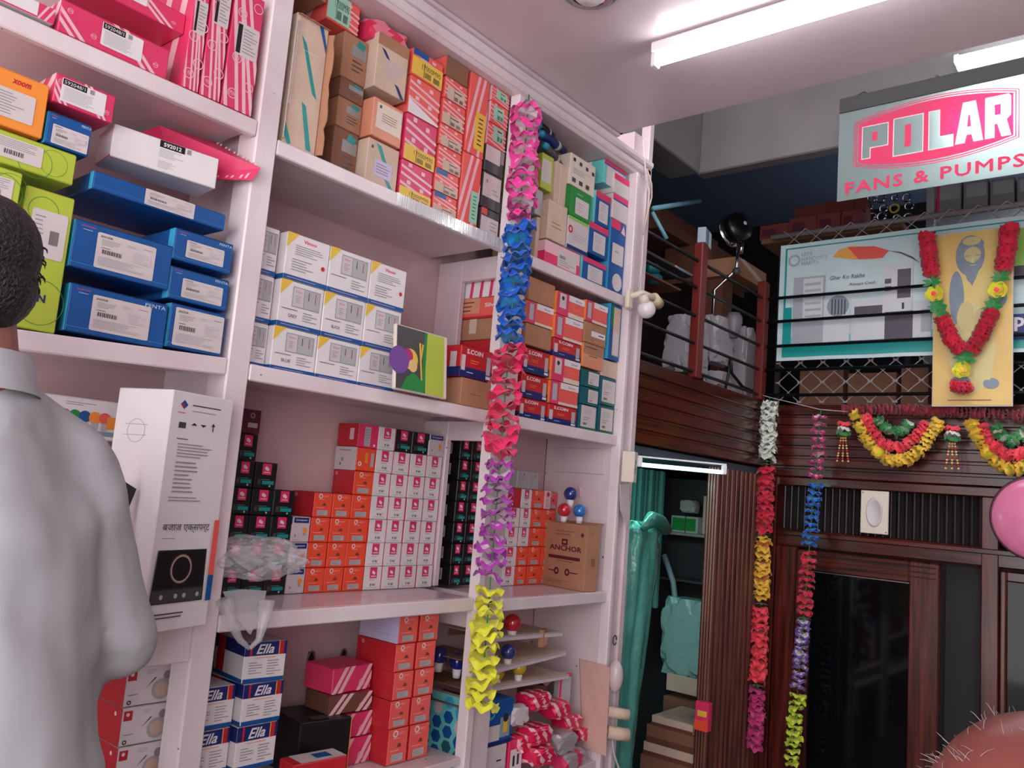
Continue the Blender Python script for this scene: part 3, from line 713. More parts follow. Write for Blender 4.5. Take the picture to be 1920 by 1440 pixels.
# low bay in the middle --------------------------------------------------------
def ella():
    return dict(f=[('r', 0, .66, 1, 1, 'navy'), ('r', .02, .0, .98, .1, 'blue'), ('t', .48, .70, .24, 'Ella', 'white', dict(shear=.35, w=.42, bold=.02)), ('r', .80, .66, .83, 1, 'amber'), ('r', .84, .66, .93, 1, 'red'), ('r', .12, .66, .17, 1, 'red'),
        ('l', .25, .58, .75, .63, 1, 'amber'), ('l', .12, .2, .45, .52, 5, 'grey'), ('l', .55, .15, .9, .55, 6, 'grey')], l=[('r', 0, .66, 1, 1, 'navy'), ('r', .3, 0, .5, 1, 'red'), ('r', 0, 0, 1, .1, 'blue')], t=[('r', .03, .03, .97, .97, 'offw')])
XE = -.06
e0 = K(446, 1362, 0, XE); e1 = K(522, 1352, 0, XE); zs = [zat(XE, e0.y, v) for v in (1440+10, 1364, 1284, 1205)]
for i, t in enumerate(('lowest', 'middle', 'topmost')):
    carton('lamp_carton', 'white and navy lamp carton, %s of the right stack in the low bay' % t, (XE-.1, (e0.y+e1.y)/2+.004*i, zs[i]+.001), e1.y-e0.y-.002, .2, zs[i+1]-zs[i]-.003, 'white', ella(), cat='box', group='navy banded lamp cartons', key='ella%d' % i, rz=FRONT+(0, 0, -.10)[i])
f0 = 1.135
for i, t in enumerate(('lower', 'upper')):
    carton('lamp_carton', 'white and navy lamp carton, %s of the left stack partly behind the post' % t, (XE-.115, (f0+e0.y)/2-.002, zs[i]+.001), e0.y-f0-.006, .19, zs[i+1]-zs[i]-.004, 'white', ella(), cat='box', group='navy banded lamp cartons', key='ella%dL' % i, rz=FRONT)
carton('dark_carton', 'dark carton with red stripe behind the upper lamp cartons', (-.26, 1.225, zs[2]+.002), .15, .14, .085, 'dkgrey', dict(f=[('r', .55, 0, .75, 1, 'red')]), cat='box')
XO = -.07
zk = zat(-.08, 1.5, 1475); o0, o1, o2 = K(726, 1372, 0, XO).y, K(766, 1369, 0, XO).y, K(805, 1366, 0, XO).y
zo = [zat(XO, o0, v) for v in (1476, 1423, 1370, 1316, 1262, 1209, 1156)]; zo[1] = zk+.0005
for c, (a, b) in enumerate(((o0, o1), (o1, o2))):
    for r in range(1, 6):
        dd = bulb_orange()
        if r == 5 and c == 0: dd['l'] = [('r', 0, 0, 1, 1, 'lilac'), ('l', .1, .2, .9, .8, 5, 'silver')]
        carton('bulb_carton', 'orange bulb carton in the tall low bay stack, %s column, %s row up' % (('left', 'right')[c], ORD[r]), (XO-.085, (a+b)/2+.004*(r % 2), zo[r]+.001), b-a-.008, .17, zo[r+1]-zo[r]-.002, 'coral', dd,
            cat='bulb box', group='orange bulb cartons in the low bay', key='lowo%d%d' % (r, r == 5 and c == 0))
pk = K(650, 1300, 0, -.13)
for i, (t, b, lb_) in enumerate(((1256, 1306, 'topmost'), (1308, 1346, 'second'), (1348, 1395, 'third'), (1397, 1450, 'lowest'))):
    a = K(622, t, 0, -.13); c = K(700-i*3, b, 0, -.13); zz = zat(-.13, a.y, b)
    f = [('s', 0, 0, 1, 1, [(.0, .1), (.16, .1), (.62, .1), (.78, .1)], .3, 'palepink'), ('o', .75, .3, .12, .15, 'palepink'), ('t', .75, .24, .13, 'MW', 'palepink', dict(w=.1))]
    carton('striped_packet', 'pink striped flat packet, %s of the pile beside the orange cartons' % lb_, (-.2, a.y+.085, max(zz+.001, zk+.001)), .15, .12, a.z-zz-.002, 'pink' if i != 1 else 'brown', dict(f=f, t=[('r', 0, 0, 1, 1, 'pink')]), cat='packet', key='pkt%d' % i, rz=FRONT+(.05, -.06, .03, -.02)[i])
zp = zz
bb = K(530, 1340, 0, -.17)
carton('black_carton', 'large matt black carton beside the lamp cartons in the low bay', (-.2, 1.59, zat(-.08, 1.5, 1475)), .16, .17, zat(-.16, 1.55, 1338)-zat(-.08, 1.5, 1475), 'black', dict(f=[('r', .985, 0, 1, 1, 'amber')], t=[('r', .3, .1, .8, .3, 'dkgrey')]), rz=FRONT-.15, cat='box')
zk = zat(-.08, 1.5, 1475)
tt = K(560, 1432, 0, -.03)
carton('small_carton', 'small white and blue carton lying in front of the black carton', (-.045, tt.y+.06, zk), .16, .07, max(.02, K(540, 1432, 0, -.04).z-zk), 'red', dict(t=[('r', .15, .05, 1, 1, 'lab'), ('r', .5, .3, .8, .8, 'blue')]), rz=FRONT-.1, cat='box')
part('shelf_board', sh, lambda g: g.box(-.344, -.0, 1.129, 2.016, min(zs[0], zk)-.022, min(zs[0], zk)-.001, SHELFP))
# ================================================================== top shelf of the middle bay
XT = -.03
def tb(name, label, tl, br, body, deco, d=.28, X=XT, **kw):
    return sbox(name, label, X, d, tl, br, body, deco, cat=kw.pop('cat', 'box'), **kw)
def striped(lab=None, blue=False, white=False, col='palepink', sl=.5, text=True):
    f = []
    for v in (-.2, .1, .4, .7): pass
    f += [('p', [(0, v), (1, v-.22), (1, v-.15), (0, v+.07)], col) for v in (.2, .38, .62, .8) ]
    for v in (.5, .95): f += [('r', .2, v-.08, .32, v+.02, col), ('r', .62, v-.16, .74, v-.06, col)]
    if blue: f += [('r', 0, .78, .5, 1, 'blue')]
    if white: f += [('p', [(0, 0), (1, 0), (1, .05), (0, .38)], 'white')]
    if lab:
        a, b, c, d, m = lab
        f += [('L', a, b, c, d, m, [('t', .62, .5, .3, '17000M90', 'ink', dict(w=.62)) if text else ('l', .4, .6, .95, .9, 1, 'ink'), ('b', .42, .1, .62, .42, 'ink'), ('b', .7, .1, .9, .4, 'ink'), ('r', .38, .05, .395, .9, 'ink')])]
    return dict(f=f, l=[('s', 0, 0, 1, 1, [(0, .2), (.45, .2)], .25, col)])
def tatty(st='teal', lab=True):
    f = [('p', [(.35, 1), (.5, 1), (.2, .0), (.05, .0)], None)]
    f = [('p', [(.25, .95), (.4, .93), (.62, .6), (.47, .62)], st), ('p', [(.6, .25), (.75, .22), (.95, .0), (.8, .0)], st), ('l', .3, .35, .85, .55, 3, 'grey')]
    if lab: f += [('r', .25, .25, .8, .6, 'lilac'), ('l', .3, .3, .75, .55, 4, 'mid'), ('r', .1, .8, .16, .87, 'ink')]
    return dict(f=f)
z1 = S1
# torn open carton next to the first post
a, b = K(523, 252, 0, -.0), K(604, 282, 0, -.0)
w_, h_, d_ = b.y-1.148-.012, zat(0, a.y, 10)-S1-.004, .26
o = carton('torn_carton', 'big torn kraft carton standing open with teal diagonal stripes beside the first post', (-.013-d_/2, 1.148+w_/2, S1+.002), w_, d_, h_, 'beige',
    dict(f=[('p', [(.2, .85), (.37, .8), (.86, .42), (.7, .45)], 'teal'), ('p', [(.42, .36), (.56, .34), (.86, .02), (.7, .02)], 'teal'), ('l', .25, .74, .95, .75, 1, 'white'), ('p', [(0, .08), (0, .18), (.25, .02), (.15, 0)], 'teal'),
        ('p', [(.68, 1), (.8, 1), (.97, .86), (.97, .8)], 'blue'), ('r', 0, .3, .1, .98, 'cream')]), rz=FRONT, cat='box')
def torn(g, w, h, m, side=1, n=14):
    rr = random.Random(4+side); vs = []
    for i in range(n+1):
        z = h*i/n; e = w*(.75+.35*rr.random()); vs += [(0, 0, z), (side*e*.35, -e, z+rr.uniform(-.004, .004)), (side*e*.35+.0022, -e, z), (.0022, 0, z)]
    fs = []
    for i in range(n):
        for k in range(4): fs.append((i*4+k, i*4+(k+1) % 4, i*4+4+(k+1) % 4, i*4+4+k))
    g.add(vs, fs+[(0, 1, 2, 3), tuple(n*4+k for k in range(4))], m)
g = G(); torn(g, .022, h_*.95, 'kraft', 1); g.obj('side_flap', o, loc=(w_/2+.001, -d_/2+.003, .004))
g = G(); torn(g, .014, h_*.9, 'cream', -1); g.obj('side_flap', o, loc=(-w_/2-.001, -d_/2+.003, .01))
g = G(); torn(g, .014, w_*.94, 'kraft', 1, 9); c = g.obj('lid_flap', o, loc=(-w_/2+.003, -d_/2+.003, h_)); c.rotation_euler = (0, PI/2, 0)
# brown carton over it
tb('worn_carton', 'plain brown carton lying on top of the torn open carton', (555, -40), (612, 6), 'kraft', {}, X=-.06)
# second column: four worn brown cartons set back
zb0 = S1+.001
yl, yr = K(618, 306, 0, -.07).y, K(667, 320, 0, -.07).y
prev = S1
for i, (yt, lb_) in enumerate(((232, 'bottom'), (176, 'second'), (140, 'third'), (55, 'fourth'))):
    zt = zat(-.07, yl, yt)
    carton('worn_carton', 'dusty brown carton beside the torn open one, %s of its column' % lb_, (-.07-.12, (yl+yr)/2, prev+.001), yr-yl-.004, .24, zt-prev-.002, 'kraftd' if i % 2 == 0 else 'kraft',
        dict(f=[('r', .35, .55, .95, .8, 'grey'), ('l', .4, .2, .9, .5, 3, 'dkgrey'), ('p', [(.6, .95), (.9, .9), (.8, .75), (.5, .8)], 'teal')]), cat='box', rz=FRONT+R.uniform(-.03, .03))
    prev = zt
tb('labelled_carton', 'pink striped carton with mint label at the top edge of the photo', (618, -28), (674, 40), 'coral', striped((.0, .05, .7, .98, 'mint')), X=-.07, z0=prev+.001)
# columns with pixel tops measured at the left edge; bottoms rest on one another
def column(x0, x1, y, tops, X=XT, d=.28):
    y0, y1 = K(x0, y, 0, X).y, K(x1, y, 0, X).y; zz = S1
    for (yt, name, label, body, deco) in tops:
        zt = zat(X, y0, yt)
        o = carton(name, label, (X-d/2, (y0+y1)/2, zz+.001), y1-y0-.004, d, zt-zz-.003, body, deco, cat='box', rz=FRONT+R.uniform(-.02, .02))
        flap(o, y1-y0-.004, d, zt-zz-.003, body, 0); zz = zt
    return y0, y1, zz
y0, y1, zz = column(667, 744, 345, ((248, 'worn_carton', 'beige carton with lilac print and teal corner, bottom of third column', 'beige', tatty('teal')),
    (170, 'worn_carton', 'peach worn carton with cream print, middle of third column', 'peach', dict(f=[('r', .12, .25, .95, .92, 'cream'), ('r', .2, .78, .27, .86, 'ink'), ('l', .3, .45, .9, .7, 4, 'kraft')])),
    (48, 'worn_carton', 'beige carton with blue diagonal flashes and torn brown top, third column', 'beige', dict(f=[('r', 0, .78, 1, 1, 'kraft'), ('p', [(.12, .74), (.25, .72), (.42, .58), (.3, .6)], 'navy'), ('p', [(.62, .22), (.75, .2), (.98, .0), (.85, .0)], 'navy'), ('l', .3, .25, .85, .6, 6, 'lilac')], r=[('r', 0, 0, 1, 1, 'kraft')]))))
cy = (y0+y1)/2
# crumpled pink wrap on top of the third column
def crumple(name, label, cat, c, size, m, seed, amp=.3, kind=None, sub=3, stripes=None, group=None, zmin=None, sq=1.15):
    bm = bmesh.new(); bmesh.ops.create_icosphere(bm, subdivisions=sub, radius=1)
    rr = random.Random(seed); dirs = [(Vector((rr.uniform(-1, 1), rr.uniform(-1, 1), rr.uniform(-1, 1))).normalized(), rr.uniform(3, 11), rr.uniform(0, 6)) for _ in range(16)]
    for v in bm.verts:
        p = v.co.normalized(); s = 1+amp*sum(abs(math.sin(p.dot(d)*f+ph))-.5 for d, f, ph in dirs)/3.2
        q = p*s; q = Vector((max(-1, min(1, q.x*sq)), max(-1, min(1, q.y*sq)), max(-1, min(1, q.z*sq)))) if sq else q
        v.co = Vector((q.x*size[0], q.y*size[1], q.z*size[2]))
        if zmin is not None: v.co.z = max(v.co.z, zmin-c[2])
    me = bpy.data.meshes.new(name); bm.to_mesh(me); bm.free()
    me.materials.append(M(m) if isinstance(m, str) else m)
    if stripes:
        me.materials.append(M(stripes[0]) if isinstance(stripes[0], str) else stripes[0])
        for p in me.polygons:
            if math.sin(p.center.y*stripes[1]+p.center.z*stripes[1]*.5) > stripes[2]: p.material_index = 1
    o = bpy.data.objects.new(name, me); COL.objects.link(o); o.location = c
    return tag(o, label, cat, group)
PF = M('pink_film', (240, 130, 155), .22, spec=.7); PFS = M('pink_film_dark', (226, 60, 100), .22, spec=.7)
CLR = M('clear_film', (226, 226, 230), .12, alpha=.34, spec=1, bump=1, bscale=18)
GRYF = M('grey_film', (168, 160, 164), .25, spec=.7, bump=.4, bscale=25)
crumple('crumpled_wrap', 'crumpled pink plastic wrap stuffed above the beige carton, third column', 'plastic wrap', (-.11, cy+.01, min(zz+.04, 2.79)), (.06, .07, .033), PF, 5, .5, stripes=(PFS, 60, .3))
y0, y1, zz = column(745, 808, 372, ((295, 'striped_carton', 'pink striped carton with yellow bar label, bottom of fourth column', 'pink', striped((0, .0, 1, .32, 'yellow'))),
    (208, 'striped_carton', 'pink striped carton with yellow bar label, second of fourth column', 'pink', striped((0, .0, 1, .34, 'yellow'))),
    (137, 'striped_carton', 'faded pink striped carton with white lower half, fourth column', 'coral', striped(None, white=True)),
    (86, 'striped_carton', 'pink carton with blue corner and pale yellow label, top of fourth column', 'coral', striped((0, .05, 1, .72, 'yellow'), blue=True))))
y0, y1, zz = column(810, 856, 395, ((355, 'striped_carton', 'small striped carton with blue corner, bottom of fifth column', 'coral', striped((0, 0, 1, .4, 'beige'), blue=True, text=False)),
    (312, 'striped_carton', 'small striped carton with blue corner, second of fifth column', 'coral', striped((0, 0, 1, .4, 'beige'), blue=True, text=False)),
    (268, 'striped_carton', 'small pink striped carton with tan label, third of fifth column', 'coral', striped((.2, 0, 1, .45, 'beige'), text=False)),
    (228, 'striped_carton', 'small pink striped carton with tan label, fourth of fifth column', 'coral', striped((.05, 0, .95, .45, 'beige'), text=False)),
    (180, 'striped_carton', 'small pink striped carton with tan label, fifth of fifth column', 'coral', striped((0, 0, .9, .45, 'beige'), text=False)),
    (139, 'striped_carton', 'small pink striped carton with tan label, highest labelled of fifth column', 'coral', striped((.1, 0, .9, .6, 'beige'), text=False)),
    (100, 'open_carton', 'brown open carton with pink flap at the top of the fifth column', 'kraftd', dict(t=[('r', .05, .05, .95, .95, 'brown')], l=[('r', 0, 0, 1, 1, 'coral')]))))
crumple('crumpled_wrap', 'pink and white wrap flapping above the fifth column of cartons', 'plastic wrap', (-.07, (y0+y1)/2-.01, 2.815), (.03, .04, .013), PF, 9, .5, stripes=('white', 90, .2))
y0, y1, zz = column(857, 896, 412, ((281, 'striped_carton', 'tall pink striped carton with pale green label, lower of sixth column', 'coral',
        dict(f=[('s', 0, 0, 1, 1, [(-.2, .14), (.1, .14), (.6, .14)], .6, 'palepink'), ('L', .55, .08, .95, .52, 'mint', [('l', .3, .1, .8, .9, 7, 'green')])])),
    (130, 'striped_carton', 'tall pink striped carton with yellow label, upper of sixth column', 'coral',
        dict(f=[('s', 0, 0, 1, 1, [(-.2, .14), (.1, .14), (.6, .14)], .6, 'palepink'), ('L', .4, .08, .95, .55, 'yellow', [('l', .3, .1, .8, .9, 7, 'ink')])]))))
gl = dict(f=[('r', 0, 0, 1, .3, 'dkgrey'), ('r', .0, .3, .95, .95, 'lab'), ('r', .15, .7, .25, .8, 'grey'), ('l', .5, .4, .9, .6, 2, 'grey')])
y0, y1, zz = column(898, 944, 432, ((385, 'grey_label_carton', 'carton with grey label and pink corner, bottom of seventh column', 'dkgrey', dict(f=[('r', 0, .75, .3, 1, 'coral'), ('r', .0, .1, .95, .7, 'lab'), ('l', .5, .2, .9, .6, 3, 'grey')])),
    (318, 'grey_label_carton', 'grey labelled carton with black band, second of seventh column', 'dkgrey', gl),
    (268, 'grey_label_carton', 'pale grey labelled carton with speckled band, third of seventh column', 'dkgrey', dict(f=[('r', .0, .4, .8, 1, 'lab'), ('r', .82, .5, 1, 1, 'grey')])),
    (226, 'striped_carton', 'pink carton with mint label and lime base, fourth of seventh column', 'coral', dict(striped((.3, .25, .85, .95, 'mint'), text=False), l=[('r', 0, 0, 1, 1, 'palepink')])),
    (186, 'striped_carton', 'pink carton with mint label, fifth of seventh column', 'coral', dict(striped((.15, .2, .75, .85, 'mint'), text=False), l=[('r', 0, 0, 1, 1, 'palepink')])),
    (143, 'striped_carton', 'pink carton with mint label, topmost of seventh column', 'coral', dict(striped((.25, .3, .85, .9, 'mint'), text=False), l=[('r', 0, 0, 1, 1, 'palepink')]))))
# clear tape along the shelf lip
g = G(); rr = random.Random(2)
ya, ybq = K(745, 350, 0, 0).y, 2.016; n = 60
for i in range(n):
    a = ya+(ybq-ya)*i/n; g.box(.0005, .0012+.002*rr.random(), a, a+(ybq-ya)/n*rr.uniform(.5, 1), S1-.04+.004*rr.random(), S1-.001, M('tape_film', (235, 235, 238), .12, alpha=.6, spec=.8), .0003)
brd = [o_ for o_ in sh.children if o_.name.startswith('shelf_board')][3]; g.obj('tape_strip', brd)

# ------------------------------------------------ second shelf, right end of the middle bay
# green picture board leaning in front of the divider
A, B = K(740, 730, 2, S2+.002), K(838, 750, 2, S2+.002)
wv = B-A; w_ = wv.length; ang = math.atan2(wv.y, wv.x); top = zat(B.x-.03, B.y+.03, 632)-S2
o = thing('picture_board', 'lime green photo board with yellow flower leaning on the second shelf', 'picture board', A, ang)
g = G(); lean = Matrix.Rotation(-.10, 4, 'X'); g.box(0, w_, .001, .014, .002, top-.01, 'cream', .003, lean)
g.obj('board', o)
g = G()
F = Face(g, lean @ Vector((.004, .0008, .006)), (1, 0, 0), lean.to_3x3() @ Vector((0, 0, 1)), lean.to_3x3() @ Vector((0, -1, 0)), w_-.02, top-.02)
F.draw([('r', 0, 0, .6, 1, 'dkgrey'), ('r', .6, 0, 1, 1, 'lime'), ('p', [(.58, 1), (.63, 1), (.58, 0), (.5, 0)], 'green'), ('p', [(.1, 0), (.55, 0), (.52, .18), (.35, .3), (.2, .2)], 'green'),
    ('d', .28, .5, .17, 'yellow'), ('d', .23, .55, .11, 'magenta'), ('d', .33, .4, .1, 'gold'), ('d', .05, .45, .22, 'violet'), ('p', [(.45, .8), (.49, .8), (.53, .2), (.5, .2)], 'yellow'), ('p', [(.52, .8), (.55, .78), (.5, .45), (.48, .5)], 'yellow')])
g.obj('photo_print', o)
scoin = dict(f=[('r', 0, 0, 1, .32, 'navy'), ('t', .42, .76, .16, 'S.COIN', 'white', dict(w=.5, bold=.03)), ('l', .3, .45, .6, .6, 2, 'amber'), ('l', .2, .12, .5, .2, 1, 'sky'), ('r', .8, .2, .93, .8, 'silver'), ('r', .02, .2, .14, .7, 'offw'), ('r', .8, .06, .95, .16, 'white')],
    l=[('r', .5, .2, .8, .8, 'offw'), ('r', 0, 0, 1, .3, 'navy')], t=[('r', 0, 0, 1, 1, 'pink')])
sbox('kraft_carton', 'brown carton under the pink and navy carton at the right end of second shelf', -.005, .1, (866, 706), (922, 764), 'kraft', dict(f=[('l', .3, .4, .8, .5, 1, 'kraftd')]), z0=S2, cat='box')
k1 = K(866, 706, 0, -.005).z
sbox('socket_carton', 'pink and navy carton on the brown carton beside the garland post', -.005, .09, (866, 645), (922, 706), 'red', scoin, z0=k1+.001, cat='box')
# cartons seen through the divider opening, standing in the right bay
def through(name, label, x0, x1, yt, z0, body, deco, Y=2.10, d=.1):
    a, b = K(x0, yt, 1, Y), K(x1, yt, 1, Y); bx = max(b.x, -.04)
    if bx > -.045: bx = -.045
    o = carton(name, label, ((a.x+bx)/2, Y+d/2, z0+.001), bx-a.x, d, a.z-z0-.002, body, deco, rz=0, cat='box'); return a.z
z = K(880, 706, 1, 2.1).z
zk = through('kraft_carton', 'plain brown carton behind the divider, standing lowest in the opening', 852, 932, 690, S2, 'kraft', {})
zk = through('socket_carton', 'red carton mostly hidden behind the divider, beneath the brown taped carton', 858, 932, 640, zk, 'red', dict(f=[('r', 0, 0, 1, .3, 'navy')]))
zk = through('kraft_carton', 'brown taped carton beneath the orange carton behind the divider', 855, 932, 601, zk, 'kraft', dict(f=[('r', .3, .3, .45, 1, 'beige')]))
zk = through('lettered_carton', 'orange carton with one white word behind the divider opening', 864, 934, 562, zk, 'coral', dict(f=[('r', 0, .25, .45, 1, 'peach'), ('l', .05, .3, .4, .9, 3, 'brown'), ('t', .72, .52, .2, 'Silver', 'white', dict(w=.32, bold=.02)), ('r', 0, 0, 1, .1, 'red')]))
zk = through('candy_striped_carton', 'red and white striped carton on top behind the divider opening', 862, 936, 523, zk, 'white', dict(f=[('p', [(.05+.2*i, 0), (.11+.2*i, 0), (.14+.2*i, 1), (.08+.2*i, 1)], 'pink') for i in range(5)]))
# ================================================================== right bay, top shelf
SR1 = 2.312
def rcol(x0, x1, y, items, z0, X=-.02, d=.2, grp=None, rz=0):
    y0, y1 = K(x0, y, 0, X).y, min(K(x1, y, 0, X).y, 2.785); zz = z0
    for (yt, name, label, body, deco) in items:
        zt = zat(X, y0, yt)
        o = carton(name, label, (X-d/2, (y0+y1)/2, zz+.001), y1-y0-.003, d, zt-zz-.003, body, deco, cat='box', group=grp, rz=FRONT+rz)
        flap(o, y1-y0-.003, d, zt-zz-.003, body, 0); zz = zt
    return zz
def tealb(lab=(.22, .1, .85, .72), band=True):
    f = [('L', *lab, 'lab', [('l', .15, .5, .9, .9, 3, 'silver'), ('l', .2, .1, .8, .4, 3, 'silver')])]
    if band: f += [('r', 0, .8, 1, 1, 'pink')]
    return dict(f=f, l=[('r', 0, 0, 1, 1, 'aqua')])
rcol(1019, 1087, 500, ((447, 'pink_carton', 'pink and white carton with sticker at the bottom of the right bay top shelf', 'palepink',
    dict(f=[('r', 0, 0, 1, .5, 'hot'), ('L', .35, .1, .9, .85, 'lab', [('b', .1, .5, .4, .7, 'ink'), ('l', .1, .1, .9, .45, 3, 'grey')])], l=[('r', 0, 0, 1, .55, 'hot')])),), SR1)
zp1 = zat(-.02, K(1019, 500, 0, -.02).y, 445)
rcol(1021, 1058, 488, ((371, 'tall_beige_carton', 'tall dusty beige carton on the pink carton, right bay top shelf', 'beige', dict(f=[('l', .2, .3, .8, .5, 2, 'kraft')])),), zp1)
rcol(1059, 1100, 500, ((401, 'white_pack', 'white carton with navy base and red spot between beige and teal cartons', 'offw', dict(f=[('r', 0, 0, 1, .12, 'navy'), ('o', .12, .6, .06, .12, 'red'), ('l', .2, .3, .9, .55, 3, 'silver'), ('r', 0, .9, 1, 1, 'ltgreen')])),
    (345, 'green_carton', 'bright green carton with white label on the right bay top shelf', 'green', dict(f=[('L', .25, .12, .9, .68, 'lab', [('l', .15, .2, .85, .8, 3, 'silver')]), ('l', .3, .78, .8, .86, 1, 'mint')], l=[('r', 0, 0, 1, 1, 'green')]))), zp1)
zg = zat(-.02, K(1059, 500, 0, -.02).y, 343)
# beige cartons standing on the tall ones
rcol(1030, 1060, 470, ((300, 'tall_beige_carton', 'narrow beige carton standing above the dusty beige one', 'beige', dict(f=[('r', .4, 0, .45, 1, 'cream')])),), zat(-.02, K(1021, 488, 0, -.02).y, 369), X=-.04)
sp = dict(f=[(('r', .1+.25*i, .78-.04*i, .2+.25*i, .9-.04*i, 'ink')) for i in range(4)]+[('r', .1+.27*i, .12, .24+.27*i, .26, 'dkgrey') for i in range(3)]+[('l', .1, .4, .9, .6, 3, 'silver')], l=[('r', .4, .8, .6, .95, 'ink')])
rcol(1056, 1106, 480, ((284, 'meter_carton', 'cream carton with dark square symbols on the green carton', 'cream', sp),), zg, X=-.03)
rcol(1090, 1136, 520, ((468, 'teal_carton', 'blue carton with white label, bottom of left teal column', 'blue', tealb()),
    (408, 'teal_carton', 'blue carton with teal edge, second of left teal column', 'blue', tealb()),
    (345, 'teal_carton', 'blue carton with pink band, third of left teal column', 'blue', tealb())), SR1, X=-.02)
rcol(1137, 1176, 552, ((407, 'tall_blue_carton', 'tall blue carton with round and square labels beside the right post', 'blue', dict(f=[('L', .15, .4, .9, .68, 'lab', [('l', .2, .5, .7, .7, 1, 'grey')]), ('d', .6, .16, .12, 'lab'), ('r', 0, .88, .6, 1, 'hot'), ('p', [(.65, .86), (.95, .84), (.82, .98)], 'palepink')], l=[('r', 0, 0, 1, 1, 'ltblue')])),
    (360, 'white_blue_carton', 'grey labelled blue carton with pink band above the tall blue one', 'lab', dict(f=[('r', 0, .8, 1, 1, 'hot'), ('r', 0, .74, 1, .8, 'blue')])),
    (322, 'white_blue_carton', 'grey labelled carton with pink top strip beside the right post, topmost', 'lab', dict(f=[('r', 0, .7, 1, 1, 'hot')]))), SR1, X=-.02)
zt3 = zat(-.02, K(1090, 520, 0, -.02).y, 343)
rcol(1118, 1162, 520, ((282, 'teal_carton', 'teal edged carton with large grey label and pink band, top of the pile', 'aqua', dict(f=[('r', 0, .84, 1, 1, 'pink'), ('r', .12, .0, .86, .8, 'lab'), ('r', .0, .82, .95, .86, 'blue')], l=[('r', 0, 0, .5, 1, 'white')])),), zt3+.045, X=-.03, d=.12)
part_top = K(1118, 284, 0, -.1)
o = carton('peach_carton', 'peach coloured carton tilted on top of the right bay cartons', (-.23, K(1093, 300, 0, -.1).y+.05, zat(-.03, K(1056, 480, 0, -.03).y, 282)-.002), .12, .11, .05, 'peach', dict(r=[('r', .3, .3, .6, .6, 'brown')], f=[('r', 0, 0, 1, 1, 'peach')]), rz=FRONT-.5, cat='box')
flap(o, .12, .12, .06, 'peach', 0)
rcol(1002, 1021, 470, ((405, 'grey_carton', 'narrow grey carton standing just right of the garland post', 'beige', {}),), SR1, X=-.05)
rcol(996, 1019, 470, ((352, 'silver_pack', 'narrow silver pack above the grey carton beside the garland', 'silver', {}),), zat(-.05, K(1002, 470, 0, -.05).y, 403), X=-.05)
rcol(1003, 1032, 470, ((284, 'lime_label_carton', 'lime edged carton with grey label beside the pink flowers', 'lime', dict(f=[('r', .0, .2, .8, .85, 'lab')])),), zat(-.05, K(1002, 470, 0, -.05).y, 350), X=-.05)
ztop = zat(-.05, K(1003, 470, 0, -.05).y, 282)
# folded dark umbrellas / tubes lying above
for i, (p0, p1, c, lb_) in enumerate((((1016, 252), (1058, 284), 'navy', 'dark blue rolled tube with blue tip under the cornice'), ((1024, 276), (1050, 312), 'dkgrey', 'dark grey rolled tube below the blue one under the cornice'), ((1010, 236), (1034, 256), 'black', 'black rolled tube just behind the topmost pink flower'))):
    a, b = K(*p0, 0, -.06), K(*p1, 0, -.08)
    g = G(); g.tube([a, a.lerp(b, .5), b], [.016, .018, .014], c, 10); o = g.obj('rolled_tube'); tag(o, lb_, 'tube')
    g = G(); d = (b-a).normalized(); g.tube([a-d*.001, a-d*.02], [.0165, .01], 'ltblue', 10); g.obj('end_cap', o)
    g = G(); g.tube([a.lerp(b, .6), a.lerp(b, .7)], [.019, .019], 'silver', 10); g.obj('band', o)
# ------------------------------------------------ right bay, second shelf
sc2 = dict(scoin)
cw = dict(f=[('L', .3, .35, .95, .62, 'white', [('l', .5, .2, .9, .8, 1, 'ink')]), ('l', .45, .1, .95, .2, 1, 'amber')], l=[])
orw = dict(f=[('r', 0, 0, .42, 1, 'pink'), ('r', .1, .3, .33, .95, 'offw'), ('d', .21, .75, .1, 'ink'), ('r', .42, .0, 1, .2, 'cream'), ('r', .42, .72, 1, 1, 'white'), ('t', .78, .8, .1, 'Silver', 'ink', dict(w=.25)), ('l', .6, .4, .9, .5, 1, 'amber')],
    l=[('r', 0, 0, 1, 1, 'amber')])
orr = dict(f=[('r', .0, 0, .3, 1, 'pink'), ('r', .08, .15, .24, .9, 'silver'), ('r', .35, .72, 1, 1, 'white'), ('t', .75, .8, .1, 'Silver', 'ink', dict(w=.25)), ('r', .3, 0, 1, .12, 'cream')], l=[('r', 0, 0, 1, 1, 'amber')])
rcol(968, 1023, 790, ((742, 'socket_carton', 'pink and navy carton with white lettering, bottom of right bay left column', 'red', scoin), (697, 'socket_carton', 'pink and navy carton with white lettering, second of right bay left column', 'red', scoin),
    (648, 'socket_carton', 'pink and navy carton with white lettering, third of right bay left column', 'red', scoin), (602, 'kraft_carton', 'plain brown carton above the pink and navy cartons, right bay', 'kraft', {}),
    (560, 'orange_white_carton', 'orange and white carton with grey strip between two brown cartons', 'coral', orr), (515, 'kraft_carton', 'plain brown carton just under the shelf beside the blue flowers', 'kraft', {})), S2, X=-.03)
rcol(1022, 1080, 803, ((754, 'socket_carton', 'pink and navy carton with white lettering, bottom of right bay centre column', 'red', scoin),
    (710, 'orange_white_carton', 'orange carton with grey strip on the pink side, centre column', 'coral', orr), (664, 'orange_white_carton', 'orange carton with socket picture on the pink side, centre column', 'coral', orw),
    (630, 'socket_carton', 'pink and navy carton with white lettering, upper of centre column', 'red', scoin), (585, 'orange_white_carton', 'orange carton with grey strip, second from top of centre column', 'coral', orr),
    (542, 'orange_white_carton', 'orange carton with socket picture, top of the centre column', 'coral', orw)), S2, X=-.02)
